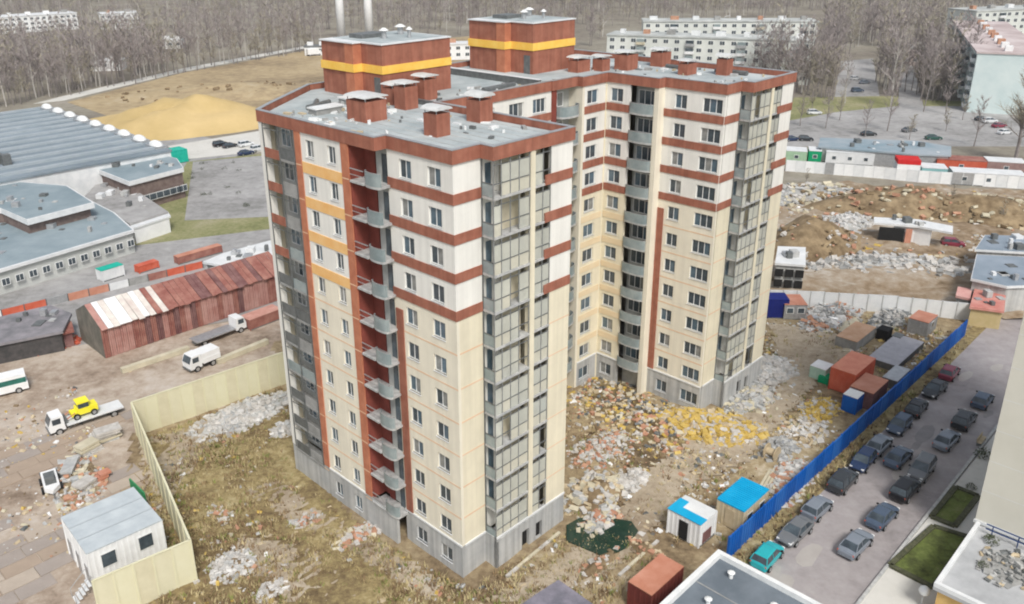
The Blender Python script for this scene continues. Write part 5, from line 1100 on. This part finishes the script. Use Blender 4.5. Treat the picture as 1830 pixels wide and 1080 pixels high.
# ================================================================== TREES
def bare_tree(h, seed, nb, ntw, tw=.06, rad=.16, lean=0):
    rnd = random.Random(seed); T = MB(); C = MB(); p = Vector((0, 0, -.3)); pts = [p]
    for i in range(4): p = p + Vector((rnd.uniform(-.35, .35) + lean, rnd.uniform(-.35, .35), h / 4)); pts.append(p)
    for i in range(4): T.bar(pts[i], pts[i + 1], rad * (1 - i / 4.4), rad * (1 - (i + 1) / 4.4), n=5)
    for b in range(nb):
        t = rnd.uniform(.28, .98); k = min(3, int(t * 4)); a = pts[k].lerp(pts[k + 1], t * 4 - k); ang = rnd.uniform(0, 6.283); up = rnd.uniform(.55, 1.25); L = h * rnd.uniform(.14, .30) * (1.25 - t * .7)
        d = Vector((math.cos(ang) * .75, math.sin(ang) * .75, up)).normalized(); e = a + d * L; T.bar(a, e, rad * .35 * (1.2 - t), rad * .1, n=3)
        for q in range(ntw):
            s = rnd.uniform(.2, 1); o = a + d * L * s; v = (d + Vector((rnd.uniform(-1, 1), rnd.uniform(-1, 1), rnd.uniform(-.35, .9)))).normalized() * L * rnd.uniform(.25, .6)
            side = v.cross(Vector((rnd.uniform(-1, 1), rnd.uniform(-1, 1), rnd.uniform(-1, 1)))).normalized() * tw
            C.add([tuple(o - side), tuple(o + side), tuple(o + v)], [(0, 1, 2)])
    return T, C
def in_poly(x, y, P):
    c = False
    for i in range(len(P)):
        a, b = P[i], P[i - 1]
        if (a[1] > y) != (b[1] > y) and x < (b[0] - a[0]) * (y - a[1]) / (b[1] - a[1]) + a[0]: c = not c
    return c
def pxpoly(pts): return [Z2(at(*p)) for p in pts]
BARKS = [(TREEB, TWIG), (TREEB, TWIGY), (TREEP, TWIG), (TREEB, TWIG), (TREEB, TWIGY)]
KIND = []
for i, (h, nb, nt_) in enumerate(((17, 34, 9), (14, 34, 10), (19, 30, 9), (21, 36, 9), (12, 32, 11))):
    T, C = bare_tree(h, 40 + i, nb, nt_, tw=.085, rad=.22); KIND.append((T, C, *BARKS[i], h))
LBL = ['bare grey tree with an even crown at the near edge of the distant woods', 'bare yellowish budding tree at the near edge of the distant woods', 'bare tree with a pale birch trunk at the near edge of the distant woods', 'tall bare grey tree with a narrow crown at the near edge of the distant woods', 'low bushy budding tree at the near edge of the distant woods']
LBZ = ['bare grey even-crowned tree', 'yellowish budding tree', 'bare tree with a pale birch trunk', 'tall narrow bare grey tree', 'low bushy budding tree']
protos = []
for i, (T, C, bm_, tm, h) in enumerate(KIND): protos.append((T, C, bm_, tm, h))
made = {}
def put_tree(k, x, y, s, label=None, group='bare trees along the near edge of the woods'):
    T, C, bm_, tm, h = protos[k]; r = thing('bare_tree', label or LBL[k], 'tree', (x, y, 0), random.uniform(0, 6.28), group); r.scale = (s, s, s)
    if k not in made:
        a = T.build('trunk', bm_, parent=r); b = C.build('crown', tm, parent=r); made[k] = (a.data, b.data)
    else: link('trunk', made[k][0], r, (0, 0, 0)); link('crown', made[k][1], r, (0, 0, 0))
edge = [((-10, 196), (330, 134), 44), ((330, 132), (575, 90), 30), ((350, 100), (560, 66), 18), ((1330, 150), (1490, 185), 16), ((1560, 150), (1700, 190), 16), ((1610, 120), (1740, 160), 12), ((1480, 120), (1560, 75), 10), ((1400, 178), (1500, 150), 12), ((1640, 185), (1735, 182), 10), ((1640, 160), (1720, 140), 14), ((1340, 140), (1480, 128), 14), ((700, 75), (850, 62), 10), ((1045, 90), (1085, 70), 4)]
ZONE = ['behind the large ribbed shed', 'behind the sandy field', 'at the back of the far field', 'between the pale block and the far street', 'between the clearing and the blue gable', 'in front of the low pink house', 'beside the second pale panel block', 'right behind the rear wing', 'at the left foot of the blue gable', 'left of the balconies of the blue gable block', 'at the foot of the first pale panel block', 'between the two penthouses', 'left of the first pale panel block']
for zi, (a, b, n) in enumerate(edge):
    for i in range(n):
        t = (i + random.uniform(.1, .9)) / n; px = a[0] + (b[0] - a[0]) * t; py = a[1] + (b[1] - a[1]) * t - random.uniform(0, 9)
        x, y, _ = at(px, py); k_ = random.choice([0, 1, 2, 3, 4, 0]); put_tree(k_, x, y, random.uniform(.75, 1.15), LBZ[k_] + ' ' + ZONE[zi])
# far woods: too many to count, one object
woods = [(pxpoly([(800, 55), (1085, 50), (1480, 26), (1700, 30), (1900, 20), (1900, -18), (800, -18)]), 1100), (pxpoly([(-150, 190), (110, 168), (330, 124), (560, 84), (600, 60), (1080, 60), (1090, 20), (1480, 20), (1700, 40), (2000, 40), (2000, -22), (-150, -22)]), 2900),
         (pxpoly([(-150, 185), (110, 165), (300, 125), (250, 75), (-150, 75)]), 420), (pxpoly([(1320, 150), (1490, 180), (1500, 95), (1460, 40), (1700, 40), (1700, 100), (1740, 170), (1570, 180), (1570, 90), (1480, 60)]), 330)]
keepout = [pxpoly([(-100, 95), (250, 90), (245, 45), (-100, 50)]), pxpoly([(1080, 140), (1480, 150), (1470, 62), (1080, 58)]), pxpoly([(1690, 100), (1840, 190), (1900, 60), (1700, 30)]), pxpoly([(1600, 200), (1640, 200), (1632, 70), (1610, 70)]), pxpoly([(1490, 190), (1500, 105), (1562, 105), (1575, 190)])]
V = []; F = []; MI = []; rnd = random.Random(5)
lib = []
for i in range(7):
    h = rnd.uniform(13, 20); T, C = bare_tree(h, 100 + i, 15, 6, tw=.17, rad=.26); lib.append((T, C))
for poly, cnt in woods:
    x0 = min(p[0] for p in poly); x1 = max(p[0] for p in poly); y0 = min(p[1] for p in poly); y1 = max(p[1] for p in poly); c = 0; tries = 0
    while c < cnt and tries < cnt * 20:
        tries += 1; x, y = rnd.uniform(x0, x1), rnd.uniform(y0, y1)
        if not in_poly(x, y, poly) or any(in_poly(x, y, k) for k in keepout): continue
        if noise.noise((x * .02, y * .02, 2)) < -.25: continue
        T, C = rnd.choice(lib); s = rnd.uniform(.5, 1.2) * (1 + .3 * noise.noise((x * .012, y * .012, 8))); a = rnd.uniform(0, 6.28); ca, sa = math.cos(a) * s, math.sin(a) * s; k = rnd.choice([0, 0, 0, 1, 1]); birch = rnd.random() < .18
        for Q_, mi in ((T, 2 if birch else 3), (C, k)):
            o = len(V); V += [(x + v[0] * ca - v[1] * sa, y + v[0] * sa + v[1] * ca, v[2] * s) for v in Q_.v]; F += [tuple(i + o for i in f) for f in Q_.f if len(f) < 5]; MI += [mi] * sum(1 for f in Q_.f if len(f) < 5)
        c += 1
me = bpy.data.meshes.new('distant_woods'); me.from_pydata(V, [], F)
for m_ in (TWIG, TWIGY, TREEP, TREEB): me.materials.append(m_)
me.polygons.foreach_set('material_index', MI); me.update(); link('distant_woods', me, kind='stuff')
# single trees named by where they stand
T, C = bare_tree(19, 77, 60, 22, tw=.05, rad=.38)
for (px, py, s, lab) in ((1812, 292, 1.0, 'large bare tree with olive twigs at the right edge beside the far street'),):
    r = thing('bare_tree', lab, 'tree', at(px, py), 1.0); r.scale = (1.25, 1.25, 1.1); T.build('trunk', TREEB, parent=r); C.build('crown', TWIGY, parent=r)
for (px, py, s, k, lab) in ((1545, 245, .55, 0, 'small bare lilac grey tree on the far street above the blue grey hall'), (1585, 235, .85, 0, 'taller bare tree on the far street next to the small lilac one'), (1625, 250, .55, 4, 'low spreading bare tree at the right end of the blue grey hall'), (1450, 200, .7, 4, 'low bare tree on the grass behind the rear wing'), (1500, 215, .6, 1, 'small yellowish tree at the corner of the grass behind the rear wing'),
    (1592, 190, 1.25, 2, 'tallest pale birch between the two far car parks'), (1600, 172, 1.1, 2, 'pale birch right behind the tallest one'), (1650, 200, .9, 3, 'bare tree on the grass strip left of the blue gable'), (1690, 205, .8, 0, 'bare tree between the grass strip and the blue gable'), (1720, 215, .6, 4, 'low bare tree in front of the left foot of the blue gable'), (1475, 230, .6, 0, 'bare street tree above the green kiosk'), (1430, 225, .7, 1, 'yellowish street tree beside the rear wing'), (1740, 262, .7, 0, 'bare street tree right of the green saloon'), (1690, 235, .5, 4, 'small bare street tree behind the green saloon'), (1510, 185, .8, 2, 'pale birch at the mouth of the clearing'),
    (1415, 185, .8, 3, 'bare tree touching the right edge of the rear wing'), (1440, 330, .3, 4, 'scrubby bare bush on the grey spoil ridge'), (1700, 360, .3, 4, 'scrubby bare bush on the reddish earth mound'), (1790, 400, .35, 4, 'scrubby bare bush at the right edge above the halls')):
    x, y, _ = at(px, py); put_tree(k, x, y, s, lab, 'single trees near the far street')
for (px, py, lab, h) in ((1290, 95, 'thin pale lamp post behind the rear wing roof', 16),):
    r = thing('lamp_post', lab, 'lamp post', at(px, py)); m_ = MB(); m_.bar((0, 0, 0), (0, 0, h), .2, .1, n=7, m=CAPM); m_.build('pole', parent=r); m_ = MB(); m_.bar((0, 0, h), (1.6, 0, h + .3), .08, n=5, m=CAPM); m_.box(1.3, 2.3, -.2, .2, h + .2, h + .38, CAPM); m_.build('lamp_head', parent=r)

# ================================================================== HAZE
hz = MB(); hz.box(-1400, 1400, -200, 1800, -1, 53); hm = bpy.data.materials.new('haze_air'); hm.use_nodes = True; t = hm.node_tree; t.nodes.clear()
o_ = t.nodes.new('ShaderNodeOutputMaterial'); v_ = t.nodes.new('ShaderNodeVolumePrincipled'); v_.inputs['Density'].default_value = .00016; v_.inputs['Color'].default_value = (.92, .93, .96, 1); v_.inputs['Anisotropy'].default_value = .2
t.links.new(v_.outputs[0], o_.inputs['Volume']); hz.build('haze', hm, kind='stuff')
